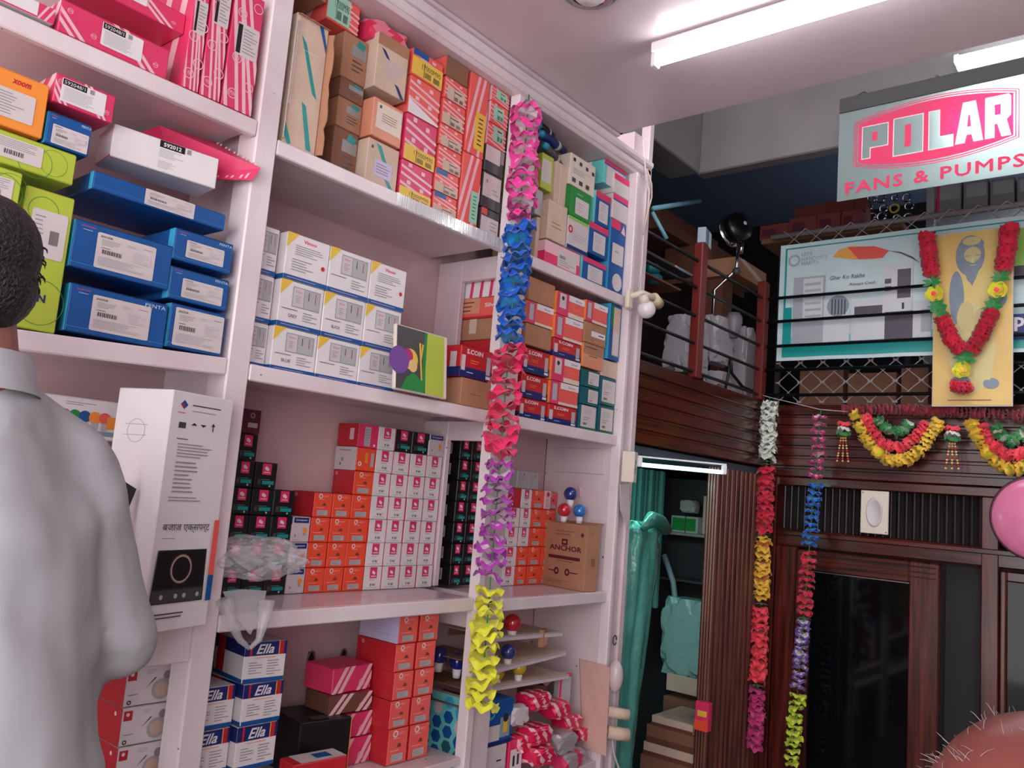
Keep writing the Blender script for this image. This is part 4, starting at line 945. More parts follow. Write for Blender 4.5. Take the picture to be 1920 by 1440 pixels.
tl = lambda lab: dict(f=[('L', *lab, 'lab', [('l', .2, .6, .8, .85, 3, 'silver'), ('l', .15, .3, .7, .5, 2, 'grey'), ('b', .15, .1, .4, .2, 'ink')]), ('r', .15, .03, .95, .07, 'green')], l=[('r', 0, 0, 1, 1, 'dkteal')])
rcol(1083, 1118, 812, ((756, 'dark_teal_carton', 'dark teal carton with rounded label, bottom left of the teal group', 'dkteal', tl((.08, .1, .9, .98))), (722, 'dark_teal_carton', 'dark teal carton with small label, middle of the teal group', 'dkteal', tl((.4, .15, .95, .9))),
    (689, 'dark_teal_carton', 'dark teal carton with small label, upper of the teal group', 'dkteal', tl((.35, .15, .95, .9))),), S2, X=-.02)
rcol(1119, 1157, 818, ((757, 'dark_teal_carton', 'dark teal carton with square label, bottom right of the teal group', 'dkteal', tl((.12, .1, .92, .9))), (704, 'dark_teal_carton', 'dark teal carton with square label, second on the right of teal group', 'dkteal', tl((.1, .1, .95, .9))),
    (672, 'grey_top_carton', 'pale carton on the right teal cartons below the hanging pack', 'beige', {})), S2, X=-.02)
zc = zat(-.02, K(1083, 812, 0, -.02).y, 687)
rcol(1090, 1132, 700, ((640, 'orange_kraft_carton', 'orange brown carton with small black print on the teal cartons', 'amber', dict(f=[('r', 0, 0, 1, 1, 'kraft'), ('r', 0, 0, 1, .55, 'peach'), ('l', .3, .45, .8, .55, 1, 'ink'), ('l', .1, .8, .9, .9, 1, 'ink')])),
    (600, 'kraft_carton', 'brown carton with small white label above the orange brown carton', 'kraft', cw), (560, 'orange_white_carton', 'orange and white carton at the top beside the blue pack', 'coral', orr)), zc, X=-.015)
zz2 = zat(-.02, K(1119, 818, 0, -.02).y, 670)
rcol(1137, 1172, 700, ((566, 'blister_pack', 'blue pack with clear window standing beside the right post', 'blue', dict(f=[('r', .3, .08, .9, .95, 'beige'), ('r', .35, .1, .8, .5, 'lab'), ('r', .12, .6, .28, .95, 'green')], l=[('r', 0, 0, 1, 1, 'ltblue')])),), zz2, X=-.015, d=.12)
# ------------------------------------------------ right bay, third shelf: open kraft carton full of bulbs
c0 = K(1102, 1106, 2, S3R+.001); cl = K(1032, 1091, 2, S3R+.001); cr = K(1138, 1104, 2, S3R+.001)
c0, cl, cr = Vector((-.02, 2.650, S3R+.001)), Vector((-.238, 2.684, S3R+.001)), Vector((-.004, 2.776, S3R+.001))
w1 = (c0-cl).length; a1 = math.atan2((c0-cl).y, (c0-cl).x); hh = zat(c0.x, c0.y, 986)-S3R
d1_ = .072
cen = (cl+c0)/2+Vector((-math.sin(a1), math.cos(a1), 0))*d1_/2
g = G(); t_ = .004
for (a, b, c, d) in ((-w1/2, w1/2, -d1_/2, -d1_/2+t_), (-w1/2, w1/2, d1_/2-t_, d1_/2), (-w1/2, -w1/2+t_, -d1_/2+t_, d1_/2-t_), (w1/2-t_, w1/2, -d1_/2+t_, d1_/2-t_)): g.box(a, b, c, d, 0, hh, 'kraft', .001)
g.box(-w1/2+t_, w1/2-t_, -d1_/2+t_, d1_/2-t_, 0, hh-.03, 'kraftd', .001)
fm = facemap(g, w1, d1_, hh)
fm['f']().draw([('t', .52, .57, .085, 'ANCHOR', 'maroon', dict(w=.78, bold=.03)), ('r', .42, .66, .56, .755, 'maroon'), ('r', .455, .69, .525, .725, 'kraft'), ('r', .12, .44, .88, .49, 'maroon'), ('l', .3, .40, .9, .42, 1, 'maroon'), ('l', .25, .80, .75, .9, 2, 'kraftd'), ('p', [(.86, .84), (.9, .8), (.95, .84), (.9, .88)], 'maroon'),
    ('o', .34, .25, .025, .055, 'maroon'), ('r', .14, .242, .3, .258, 'maroon'), ('o', .6, .25, .025, .055, 'maroon'), ('r', .65, .242, .85, .258, 'maroon'), ('l', .1, .06, .7, .12, 2, 'kraftd')])
fm['r']().draw([('r', .45, .38, .75, .5, 'kraftd'), ('l', .3, .85, .7, .9, 1, 'kraftd')])
o = g.obj('bulb_box', None, cen, (0, 0, a1)); o.location.z = S3R+.001
tag(o, 'open kraft carton printed with plugs, full of coloured round bulbs', 'box')
g = G(); g.box(-w1/2+.003, w1/2-.003, 0, .0015, 0, .03, 'kraft', .0003, Matrix.Rotation(-1.2, 4, 'X')); g.obj('lid_flap', o, loc=(0, d1_/2, hh-.002))
def bulbl(label, c, r, col, up=(0, 0, 1), cap='white', grp=None, cat='bulb'):
    o = thing('night_bulb', label, cat, c, 0, grp)
    T = Vector(up).to_track_quat('Z', 'Y').to_matrix().to_4x4()
    g = G(); n = 12; g.lathe([(max(.0005, r*math.sin(PI*i/n)), -r*math.cos(PI*i/n)) for i in range(2, n+1)]+[], col, 20, T); g.obj('globe', o)
    g = G(); g.lathe([(.0005, -r*1.9), (r*.42, -r*1.9), (r*.48, -r*1.5), (r*.55, -r*.85), (.001, -r*.8)], cap, 16, T); g.obj('cap', o)
    return o
GB = {k: M('bulb_'+k, c, .12, spec=.8, coat=.6) for k, c in dict(blue=(20, 50, 130), red=(196, 26, 50), sky=(30, 120, 200), yellow=(190, 160, 30)).items()}
zc_ = S3R+hh
for (x, y, r, k, u, lb_) in ((1087, 958, .026, 'sky', (0, 0, 1), 'light blue round bulb in the kraft carton, front one'), (1104, 953, .025, 'sky', (.1, .2, 1), 'light blue round bulb in the kraft carton, behind the other light blue'),
        (1058, 956, .026, 'red', (.2, -.3, .8), 'red round bulb lying in the kraft carton'), (1070, 926, .027, 'blue', (0, 0, 1), 'dark blue round bulb on top of the bulb pile')):
    q = K(x, y, 0, cen.x+(.0 if k != 'blue' else -.01)+(.014 if x == 1087 else -.014 if x == 1104 else 0)); bulbl(lb_, q, r, GB[k], u)
g = G(); q = [K(x, y, 0, cen.x-.03) for x, y in ((1086, 912), (1108, 926), (1098, 938), (1088, 932))]
g.add([(p.x, p.y, p.z) for p in q]+[(p.x-.002, p.y, p.z) for p in q], [(0, 1, 2, 3), (7, 6, 5, 4), (0, 1, 5, 4), (1, 2, 6, 5), (2, 3, 7, 6), (3, 0, 4, 7)], 'palepink'); tag(g.obj('price_tag'), 'small pale card tag sticking up behind the dark blue bulb', 'tag')
# ================================================================== flower garlands
def ruffle(g, c, ax, r, mi, mo, seed, petals=9, cup=.25, n=36):
    rr = random.Random(seed); ax = Vector(ax).normalized(); a = ax.orthogonal().normalized(); b = ax.cross(a); ph = rr.uniform(0, 6)
    vs = [c]; fs_i = []; fs_o = []; c = Vector(c); p2 = rr.uniform(0, 6)
    for k, (f, z) in enumerate(((.35, .04), (.72, .02), (1, -cup))):
        for i in range(n):
            t = 2*PI*i/n; pet = abs(math.sin(petals*t/2+ph))
            rad = r*f*(1 if k < 2 else .84+.16*pet**.5)
            h = r*(z+(.09*k)*math.sin(petals*t+ph)+(.05*(rr.random()-.5)*k)+.16*math.sin(2*t+p2)*f)
            vs.append(c+(a*math.cos(t)+b*math.sin(t))*rad+ax*h)
    for i in range(n):
        j = (i+1) % n
        fs_i.append((0, 1+i, 1+j)); fs_i.append((1+i, 1+n+i, 1+n+j, 1+j)); fs_o.append((1+n+i, 1+2*n+i, 1+2*n+j, 1+n+j))
    g.add(vs, fs_i, mi, True); g.add(vs, fs_o, mo, True)
FM = {k: M('petal_'+k, c, .55, sheen=.3, var=.15, scale=30) for k, c in dict(pink=(250, 70, 170), white=(245, 225, 235), blue=(8, 100, 210), cyan=(20, 160, 220), hot=(248, 40, 110), purple=(190, 60, 190),
    yellow=(240, 240, 60), red=(215, 20, 60), gold=(240, 190, 50), coral=(255, 60, 80), magenta=(200, 40, 120), leaf=(30, 130, 60), orangey=(240, 130, 50), lime=(200, 225, 50), violet=(110, 70, 160), cream=(225, 230, 220), dred=(120, 16, 40)).items()}
def garland(label, pts, segs, group=None, leafs=()):
    "pts: world points of the string; segs: (t0, t1, count, radius, inner, outer)"
    o = thing('flower_garland', label, 'garland', pts[0])
    def at(t):
        t = max(0, min(.9999, t))*(len(pts)-1); i = int(t); return pts[i].lerp(pts[i+1], t-i)
    g = G(); g.tube([p-pts[0] for p in pts], .0022, 'green', 6); g.obj('string', o)
    sd = 0
    for (t0, t1, n, r, mi, mo, cup) in segs:
        for i in range(n):
            sd += 1; t = t0+(t1-t0)*(i+.5)/n; g = G()
            ax = Vector((R.uniform(-.28, .28), R.uniform(-.28, .28), 1))
            rq = r*R.uniform(.9, 1.1); ruffle(g, Vector((0, 0, 0)), ax, rq, FM[mi], FM[mo], sd, R.choice((5, 6, 7)), cup); ruffle(g, Vector((0, 0, -.006)), ax+Vector((R.uniform(-.2, .2), R.uniform(-.2, .2), 0)), rq*.92, FM[mi], FM[mo], sd+500, R.choice((5, 6, 7)), -cup*.6)
            g.obj('flower', o, loc=at(t)-pts[0]+Vector((R.uniform(-.004, .004), R.uniform(-.006, .006), 0)))
    for t in leafs:
        g = G()
        for k in range(6): 
            an = k*PI/3; d = Vector((math.cos(an), math.sin(an), -.25)); s = Vector((-math.sin(an), math.cos(an), 0))
            g.add([(0, 0, 0), d*.02+s*.009, d*.042, d*.02-s*.009], [(0, 1, 2, 3)], FM['leaf'])
        g.obj('leaf_whorl', o, loc=at(t)-pts[0])
    return o
gx = .075
P = [K(x, y, 0, gx) for x, y in ((992, 178), (984, 330), (975, 470), (965, 620), (945, 800), (930, 960), (916, 1110), (905, 1230), (900, 1335))]
L0, L1 = P[0].z, P[-1].z
gt = lambda y: (L0-zat(gx, P[4].y, y))/(L0-L1)
P = [Vector((gx, P[0].y+(P[-1].y-P[0].y)*i/8, L0+(L1-L0)*i/8)) for i in range(9)]
garland('long flower garland of pink, blue, crimson, purple and yellow on the shelf post', P,
    [(.02, gt(385), 8, .052, 'white', 'pink', .3), (gt(396), gt(408), 1, .042, 'hot', 'pink', .2), (gt(412), gt(640), 11, .052, 'cyan', 'blue', .25), (gt(642), gt(852), 10, .058, 'hot', 'hot', .12),
     (gt(856), gt(1088), 10, .052, 'white', 'purple', .15), (gt(1096), .995, 11, .05, 'yellow', 'yellow', .2)], leafs=(gt(390), gt(905)))
P = [K(1443, 745, 1, 4.17), K(1415, 1402, 1, 4.17)]
ft = lambda y: (y-745)/(1402-745)
garland('dense garland of white, red, yellow, coral and magenta at the wall corner', P, [(.01, ft(865), 17, .044, 'cream', 'cream', .3), (ft(880), ft(1003), 17, .046, 'red', 'red', .3), (ft(1012), ft(1130), 15, .042, 'orangey', 'gold', .3),
    (ft(1145), ft(1280), 18, .044, 'coral', 'coral', .3), (ft(1295), 1, 14, .042, 'magenta', 'magenta', .3)], leafs=(ft(868), ft(874), ft(1006), ft(1010), ft(1138), ft(1288)))
P = [K(1539, 768, 1, 4.12), K(1484, 1436, 1, 4.12)]
ft = lambda y: (y-768)/(1436-768)
garland('slim garland of pink, blue, red, violet and lime before the glass door', P, [(.01, ft(902), 9, .036, 'white', 'magenta', .2), (ft(908), ft(1030), 10, .038, 'cyan', 'blue', .15), (ft(1036), ft(1160), 10, .038, 'red', 'red', .15),
    (ft(1166), ft(1296), 11, .036, 'white', 'violet', .15), (ft(1302), 1, 12, .038, 'yellow', 'lime', .15)], leafs=(ft(1163),))
g = G(); g.tube([K(1405, 733, 1, 4.19), K(1443, 745, 1, 4.17), K(1539, 768, 1, 4.13), K(1590, 772, 1, 4.17)], .0018, 'offw', 5); tag(g.obj('hanging_string'), 'thin pale string the two back garlands hang from', 'string')
# toran over the back fascia
YT = 4.2
to = thing('toran', 'scalloped toran of yellow and coral flowers below the saint picture', 'door hanging', K(1700, 775, 1, YT)); T0 = to.location.copy()
def scallop(name, pts, r, mi, mo, n, sd, cup=.35):
    W = [K(x, y, 1, YT-.01) for x, y in pts]; g = G()
    for i in range(n):
        t = (i+.5)/n*(len(W)-1); k = min(int(t), len(W)-2); p = W[k].lerp(W[k+1], t-k); d = W[k+1]-W[k]
        ruffle(g, p-T0, d+Vector((R.uniform(-.02, .02), R.uniform(-.03, .03), R.uniform(-.02, .02))), r*R.uniform(.9, 1.1), FM[mi], FM[mo], sd+i, 9, cup, 20)
    return g.obj(name, to)
for dx, dy in ((0, 0), (218, 16)):
    s_ = lambda l: [(x+dx, y+dy+(x-1675)*.03) for x, y in l]
    scallop('yellow_scallop', s_([(1602, 776), (1618, 812), (1640, 845), (1668, 864), (1700, 862), (1730, 838), (1752, 800), (1762, 782)]), .034, 'yellow', 'gold', 34, 100+dx)
    scallop('coral_scallop', s_([(1624, 784), (1636, 812), (1656, 832), (1680, 840), (1706, 830), (1728, 806), (1738, 788)]), .03, 'coral', 'coral', 28, 200+dx)
    scallop('green_scallop', s_([(1648, 786), (1656, 800), (1674, 812), (1694, 806), (1708, 788)]), .03, 'cream', 'leaf', 12, 300+dx)
scallop('red_frill', [(1580, 768), (1700, 768), (1800, 772), (1940, 782), (2100, 792)], .028, 'red', 'dred', 64, 400, .2)
for x, y in ((1582, 792), (1786, 800), (1992, 812)):
    p = K(x, y, 1, YT-.01)-T0; g = G()
    for i, (m1, m2) in enumerate((('coral', 'coral'), ('white', 'cream'), ('leaf', 'leaf'))): ruffle(g, p+Vector((0, 0, -.025*i)), (0, 0, 1), .036, FM[m1], FM[m2], 77+i, 9, .4, 20)
    tf = g.obj('tassel_flower', to); g = G()
    for dx in (-.022, 0, .022):
        for k in range(11): g.sph(p+Vector((dx*(.4+k*.08), .0, -.065-.0125*k)), .0052, 'gold' if k % 3 else 'red', 8)
    g.obj('bead_string', tf)
# ================================================================== fittings on the right post
def cyl(name, pts, r, m, label=None, cat=None, parent=None, n=10):
    g = G(); g.tube(pts, r, m, n); o = g.obj(name, parent); return tag(o, label, cat)
b0 = K(1182, 556, 0, .03); o = thing('lamp_holder', 'angled white lamp holder with round bulb on the right post', 'lamp', b0)
g = G(); g.box(-.016, .004, -.02, .02, -.05, .03, 'cream', .006); g.obj('base_plate', o)
g = G(); g.tube([Vector((0, 0, 0)), Vector((.03, .03, .018)), Vector((.045, .10, .012))], [.010, .014, .016], 'cream', 12); g.obj('arm', o)
g = G(); g.tube([Vector((.045, .10, .014)), Vector((.04, .155, .0))], [.024, .024], M('old_ivory', (216, 204, 170), .5), 12); g.obj('socket_block', o)
q = K(1212, 580, 0, .08)-b0; g = G(); g.sph(q, .037, M('milk_glass', (230, 224, 226), .12, spec=.7), 18); g.tube([q+Vector((0, -.01, .02)), q+Vector((0, -.035, .05))], [.024, .015], 'cream', 12); g.obj('bulb', o)
p = K(1176, 874, 0, .045); o = carton('switch_box', 'cream surface switch box on the right post with small buttons', (.055, p.y, p.z-.062), .048, .05, .118, 'cream',
    dict(f=[('r', .4, .62, .6, .72, 'ink'), ('r', .4, .4, .6, .47, 'ink'), ('r', .4, .3, .6, .37, 'ink')], r=[('r', .0, 0, .6, 1, 'blue')]), rz=FRONT+.3, cat='switch box')
g = G(); q = [K(x, y, 0, .03) for x, y in ((1163, 908), (1178, 905), (1186, 935), (1181, 972), (1174, 984), (1164, 955))]
for p in q[:0]: pass
n = len(q); g.add([(p.x+.006*math.sin(i*2), p.y, p.z) for i, p in enumerate(q)]+[(p.x-.004, p.y, p.z) for p in q], [tuple(range(n)), tuple(range(2*n-1, n-1, -1))]+[(i, (i+1) % n, n+(i+1) % n, n+i) for i in range(n)], 'offw')
tag(g.obj('torn_tape'), 'curled strip of white tape hanging under the switch box', 'tape')
cyl('cable', [K(x, y, 0, .022) for x, y in ((1206, 262), (1211, 330), (1217, 360), (1214, 400), (1207, 430), (1203, 500), (1197, 540))], .004, 'offw', 'white cable running down the right post from the ceiling', 'cable')
cyl('cable', [K(x, y, 0, .03) for x, y in ((1214, 320), (1222, 345), (1222, 370), (1212, 408), (1206, 440))], .003, 'beige', 'loop of pale cable bulging beside the right post', 'cable')
q = K(1151, 1200, 0, .016); g = G(); g.tube([(q.x+.004, q.y+.012*math.cos(t*PI/6), q.z+.018*math.sin(t*PI/6)) for t in range(12)], .0025, 'dkgrey', 6); tag(g.obj('wire_hook'), 'small dark wire hook on the right post', 'hook')
g = G(); q = K(1154, 1268, 0, .052); g.sph(q, (.03, .028, .06), M('milk_plastic', (206, 190, 196), .2), 16); g.tube([q, q+Vector((-.034, 0, 0))], .02, 'offw'); tag(g.obj('plastic_cover'), 'pale plastic cover hanging on the right post near the bottom', 'cover')
for y, r, t in ((1334, .020, 'upper'), (1372, .024, 'lower')):
    q = K(1150, y, 0, .05); g = G(); n = 16
    g.lathe([(r*.55, 0), (r, 0), (r, .08), (r*.55, .08), (r*.55, .0)], 'beige', 20, Matrix.Translation(q+Vector((-.012, -.02, 0))) @ Vector((.7, .7, -.1)).to_track_quat('Z', 'Y').to_matrix().to_4x4())
    tag(g.obj('tube_roll'), '%s of two pale cardboard tubes sticking out by the right post' % t, 'tube')
cyl('cable', [K(x, y, 0, .03) for x, y in ((1148, 1385), (1150, 1410), (1160, 1440), (1175, 1475))], .004, 'offw', 'white cable falling below the cardboard tubes', 'cable')
# ================================================================== right bay, lowest visible compartment
zf = S3R-.04
rt_ = []
for i, (y, x0, x1, d) in enumerate(((1190, -.3, -.05, 0), (1238, -.3, -.04, .02), (1277, -.3, -.03, .0))):
    z = K(985, y, 0, -.06).z; g = G(); T = Matrix.Rotation((-.03, .05, -.02)[i], 4, 'X')
    g.box(-.12, .125, -.22, .17+.03*i, 0, .003, 'beige', .001, T); g.box(.12, .125, -.22, .17+.03*i, -.012, .004, 'offw', .001, T)
    o = g.obj('display_tray', None, (-.18, 2.42, z-.004)); tag(o, '%s cardboard display tray holding round bulbs in the low right compartment' % ('top', 'middle', 'bottom')[i], 'tray')
    g = G(); g.box(-.005, .0, -.2, .15, -.03, .0, 'kraftd', .001, T); g.obj('back_strip', o, loc=(-.1, 0, 0)); rt_.append((o, z))
DB_ = M('bulb_indigo', (30, 40, 120), .12, coat=.6); 
for (x, y, r, c, lb_, X) in ((961, 1168, .030, 'red', 'red round bulb standing on the top display tray', -.08), (953, 1222, .026, 'blue', 'blue round bulb on the middle display tray', -.08), (973, 1252, .026, 'yellow', 'yellow round bulb on the bottom display tray, right one', -.08),
        (933, 1262, .024, 'yellow', 'yellow round bulb on the bottom tray half behind the garland', -.1), (824, 1228, .028, 'blue', 'dark blue bulb seen through the divider, left one', -.2), (858, 1240, .028, 'blue', 'dark blue bulb seen through the divider beside the post', -.16)):
    bulbl(lb_, K(x, y, 0, X), r, GB[c] if x > 900 else DB_, (0, 0, 1))
for i, y in enumerate((1205, 1255, 1290)):
    q = K(840, y, 0, -.22); g = G(); g.box(-.1, .1, -.07, .07, 0, .003, 'kraftd', .001); o = tag(g.obj('display_tray', None, (q.x+.02, q.y, q.z-.03)), '%s brown tray seen through the low divider opening' % ('upper', 'middle', 'lower')[i], 'tray')
hexd = [('r', 0, 0, 1, .2, 'hot'), ('r', 0, 0, 1, .16, 'white'), ('t', .8, .03, .08, 'A', 'ink')]
hexs = [('r', 0, .2, 1, 1, 'aqua')]
for i in range(4):
    for j in range(5):
        u, v = .12+.25*i, .28+.16*j+(.08 if i % 2 else 0)
        if v < .95: hexs.append(('p', [(u+.11*math.cos(PI*k/3), v+.075*math.sin(PI*k/3)) for k in range(6)], R.choice(['blue', 'ltblue', 'blue', 'dkteal', 'offw'])))
q0, q1 = K(800, 1290, 1, 2.12), K(880, 1440, 1, 2.12)
carton('hexagon_carton', 'blue hexagon patterned carton with pink base behind the low divider', ((q0.x+min(q1.x, -.04))/2-.02, 2.133, K(840, 1480, 1, 2.12).z), .2, .03, q0.z-K(840, 1480, 1, 2.12).z, 'white', dict(f=hexs+hexd), rz=0, cat='box')
zr4 = K(840, 1480, 1, 2.12).z
part('shelf_board', sh, lambda g: g.box(-.344, 0, 2.147, 2.787, zr4-.03, zr4-.002, SHELFP))
a, b = K(893, 1392, 0, -.03), K(931, 1440, 0, -.03)
carton('white_stack_carton', 'grey white carton under the blue lamp carton by the yellow flowers', (-.09, 2.215, zr4), .125, .12, zat(-.03, 2.2, 1401)-zr4, 'offw', dict(f=[('l', .6, .6, .9, .72, 1, 'ink'), ('r', 0, .48, 1, .5, 'silver')]), cat='box')
zw = zat(-.03, 2.2, 1401)+.003
carton('lamp_pack', 'blue lamp carton with spiral lamp picture behind the yellow flowers', (-.075, 2.225, zw), .145, .09, zat(-.03, 2.2, 1315)-zw, 'blue', dict(f=[('r', .06, .1, .55, .45, 'lab'), ('r', .55, .15, .9, .6, 'slate'), ('r', .66, .25, .82, .55, 'yellow'), ('d', .74, .58, .1, 'ink'), ('o', .2, .75, .1, .16, 'ltblue'), ('r', 0, 0, 1, .08, 'navy')]), cat='box')
carton('socket_pack', 'pink pack with white socket plate in the low right compartment', (-.05, 2.335, zr4), .075, .03, zat(-.03, 2.32, 1388)-zr4, 'hot', dict(f=[('r', .12, .3, .95, .78, 'white'), ('r', .3, .4, .45, .64, 'ink'), ('r', .6, .42, .75, .66, 'ink')]), cat='pack')
STR = M('pink_foil', (222, 30, 80), .28, spec=.7)
SF = ('palepink', 150, .55)
for i, (x, y, X, s, m, st, lb_) in enumerate((
        (1000, 1312, -.06, (.04, .055, .028), STR, SF, 'pink striped foil packet at the top left of the crumpled pile'), (1040, 1328, -.07, (.04, .05, .03), STR, SF, 'pink striped foil packet bent over the middle of the pile'),
        (965, 1340, -.05, (.03, .045, .03), M('crumpled_white_paper', (214, 206, 208), .6), None, 'crumpled white paper beside the blue lamp carton'), (1062, 1352, -.08, (.04, .05, .026), STR, SF, 'pink striped foil packet on the right slope of the pile'),
        (1000, 1375, -.04, (.045, .055, .03), STR, SF, 'pink striped foil packet in the centre of the pile'), (1045, 1388, -.05, (.05, .06, .035), GRYF, None, 'grey clear wrapped packet low in the pile'),
        (1085, 1372, -.08, (.04, .045, .024), STR, SF, 'pink striped foil packet at the right end of the pile'), (1005, 1412, -.03, (.05, .06, .028), STR, SF, 'pink striped foil packet near the bottom of the pile'),
        (1060, 1420, -.04, (.05, .07, .03), GRYF, ('pink', 70, .6), 'grey clear packet with pink edge at the bottom of the pile'), (975, 1392, -.05, (.03, .035, .03), STR, SF, 'small pink striped foil packet left of the pile'))):
    crumple('foil_packet', lb_, 'packet', K(x, y, 0, X), (s[0], s[1], s[2]), m, 20+i, .28, stripes=st)
o = carton('open_dark_carton', 'dark open carton above the crumpled pink packets', (-.16, K(1030, 1290, 0, -.1).y, K(1030, 1290, 0, -.1).z-.035), .14, .11, .05, 'brown', dict(f=[('r', .1, .1, .9, .9, 'ink')], t=[('r', .03, .03, .97, .97, 'dkgrey')]), rz=FRONT+.4, cat='box')
flap(o, .14, .13, .05, 'palepink', .5)
carton('foil_bag', 'tall grey foil bag with pink edge standing by the leaning board', (-.09, K(1062, 1300, 0, -.07).y, K(1062, 1330, 0, -.07).z), .06, .03, .13, 'silver', dict(f=[('r', 0, 0, .2, 1, 'pink'), ('r', 0, .9, 1, 1, 'pink')]), rz=FRONT-.2, cat='packet')
q = [K(x, y, 0, X) for x, y, X in ((1087, 1236, -.1), (1144, 1252, .046), (1136, 1418, .046), (1092, 1400, -.06))]
g = G(); g.add([tuple(p) for p in q]+[(p.x-.008, p.y+.008, p.z) for p in q], [(0, 1, 2, 3), (7, 6, 5, 4), (0, 1, 5, 4), (1, 2, 6, 5), (2, 3, 7, 6), (3, 0, 4, 7)], M('plywood', (220, 176, 166), .6, var=.08, scale=30)); tag(g.obj('leaning_board'), 'pinkish plywood board leaning across the low right compartment', 'board')
q = K(1022, 1202, 0, -.06); carton('small_card', 'small brown card box tilted on the top display tray', (q.x-.01, q.y, q.z-.02), .05, .02, .06, 'kraft', dict(f=[('r', .1, .08, .9, .8, 'peach'), ('r', .3, .8, .4, .95, 'ink')]), rz=FRONT+.3, cat='box')
# clear bag hanging over the third shelf
bp = [K(x, y, 0, .03) for x, y in ((408, 1066), (560, 1060), (545, 1115), (500, 1150), (492, 1210), (470, 1218), (440, 1190), (415, 1140))]
c = K(470, 1128, 0, .02)
o = crumple('clear_plastic_bag', 'clear plastic bag draped over the shelf edge below the black cartons', 'plastic bag', (-.04, c.y+.04, K(470, 1085, 0, .0).z+.045), (.085, .115, .045), CLR, 31, .2, sub=4, sq=0)
g = G(); n = 9
for side in (-1, 1):
    pts = [K(x, y, 0, .045+.01*side) for x, y in (((420, 1125), (432, 1165), (450, 1200), (468, 1216)) if side < 0 else ((500, 1125), (494, 1165), (485, 1200), (468, 1216)))]
    g.tube([p-o.location for p in pts], [.02, .014, .008, .005], CLR, 8)
g.obj('bag_handle', o)
g = G(); ws = [K(x, y, 0, .03) for x, y in ((420, 1110), (455, 1105), (500, 1108), (490, 1150), (470, 1190), (445, 1160))]
n = len(ws); g.add([tuple(p-o.location) for p in ws]+[tuple(p-o.location+Vector((-.006, 0, 0))) for p in ws], [tuple(range(n)), tuple(range(2*n-1, n-1, -1))]+[(i, (i+1) % n, n+(i+1) % n, n+i) for i in range(n)], CLR); g.obj('bag_skirt', o)
# ================================================================== lamps on the ceiling
TUBE = emis('tube_glow', (1, .97, 1), 16)
def tubelamp(label, p0, p1, up_, em, r=.013, bw=.02, sk=.016):
    p0, p1, up_ = Vector(p0), Vector(p1), Vector(up_); o = thing('tube_lamp', label, 'tube light', p0); d = (p1-p0); L = d.length; d.normalize(); s = d.cross(up_)
    Mx = Matrix((d, s, up_)).transposed().to_4x4()
    g = G(); g.box(0, L, -bw, bw, 0, .0175+bw*.9 if bw == .02 else .006, M('lamp_white', (240, 238, 240), .3), .004, Mx); bt = g.obj('batten', o)
    for x in (.0, L-.018): g = G(); g.box(x, x+.018, -sk, sk, -.028-sk, .0, M('lamp_white'), .003, Mx); g.obj('lamp_socket', bt)
    g = G(); g.tube([Mx @ Vector((.019, 0, -.028)), Mx @ Vector((L-.019, 0, -.028))], r, em, 16); g.obj('glass_tube', o)
    return o
a, b = K(1224, 118, 2, 2.86), None
tubelamp('lit white tube light fixed under the pale false ceiling', (a.x, a.y, 2.885), (a.x+1.22, a.y+.0, 2.885), (0, 0, 1), TUBE)
q = K(1106, -4, 2, 2.90); o = thing('ceiling_spotlight', 'round chrome recessed spotlight in the false ceiling', 'spotlight', (q.x, q.y, 2.921))
CH = M('chrome', (200, 200, 205), .15, 1)
g = G(); g.lathe([(.045, 0), (.078, 0), (.082, -.006), (.07, -.014), (.05, -.010), (.045, 0)], CH, 32); tr_ = g.obj('trim_ring', o)
g = G(); g.lathe([(.001, -.002), (.045, -.002), (.046, -.016), (.036, -.026), (.001, -.03)], M('frosted_lens', (236, 232, 236), .3), 32); g.obj('lens', tr_)
# ================================================================== backlit shop sign hanging before the beam
YS = 3.22
s0, s1 = K(1577, 188, 1, YS), K(1567, 378, 1, YS); sx0 = (s0.x+s1.x)/2; sx1 = K(1942, 300, 1, YS).x; sz0, sz1 = s1.z, s0.z+.005
sg = thing('hanging_sign', 'backlit shop sign with pink oval and block lettering hanging before the plaster beam', 'sign', (sx0, YS, sz0)); W, H = sx1-sx0, sz1-sz0
m = bpy.data.materials.new('sign_acrylic'); m.use_nodes = True; n_, l_ = nt(m); b = n_['Principled BSDF']; b.inputs['Base Color'].default_value = (*lin((146, 164, 166)), 1); b.inputs['Roughness'].default_value = .22
tr = n_.new('ShaderNodeBsdfTranslucent'); tr.inputs[0].default_value = (.8, .88, .87, 1); mx = n_.new('ShaderNodeMixShader'); mx.inputs[0].default_value = .7
l_.new(b.outputs[0], mx.inputs[1]); l_.new(tr.outputs[0], mx.inputs[2]); l_.new(mx.outputs[0], n_['Material Output'].inputs[0]); MATS['sign_acrylic'] = m
def trans(name, rgb, f=.35):
    m = bpy.data.materials.new(name); m.use_nodes = True; n_, l_ = nt(m); b = n_['Principled BSDF']; b.inputs['Base Color'].default_value = (*lin(rgb), 1); b.inputs['Roughness'].default_value = .3
    tr = n_.new('ShaderNodeBsdfTranslucent'); tr.inputs[0].default_value = (*lin(rgb), 1); mx = n_.new('ShaderNodeMixShader'); mx.inputs[0].default_value = f
    l_.new(b.outputs[0], mx.inputs[1]); l_.new(tr.outputs[0], mx.inputs[2]); l_.new(mx.outputs[0], n_['Material Output'].inputs[0]); MATS[name] = m; return m
trans('sign_pink', (226, 30, 96)); trans('sign_white', (236, 226, 230)); trans('sign_silver', (156, 176, 180), .5)
g = G(); g.box(0, W, .0, .004, 0, H*.855, m, .0005); g.obj('acrylic_panel', sg)
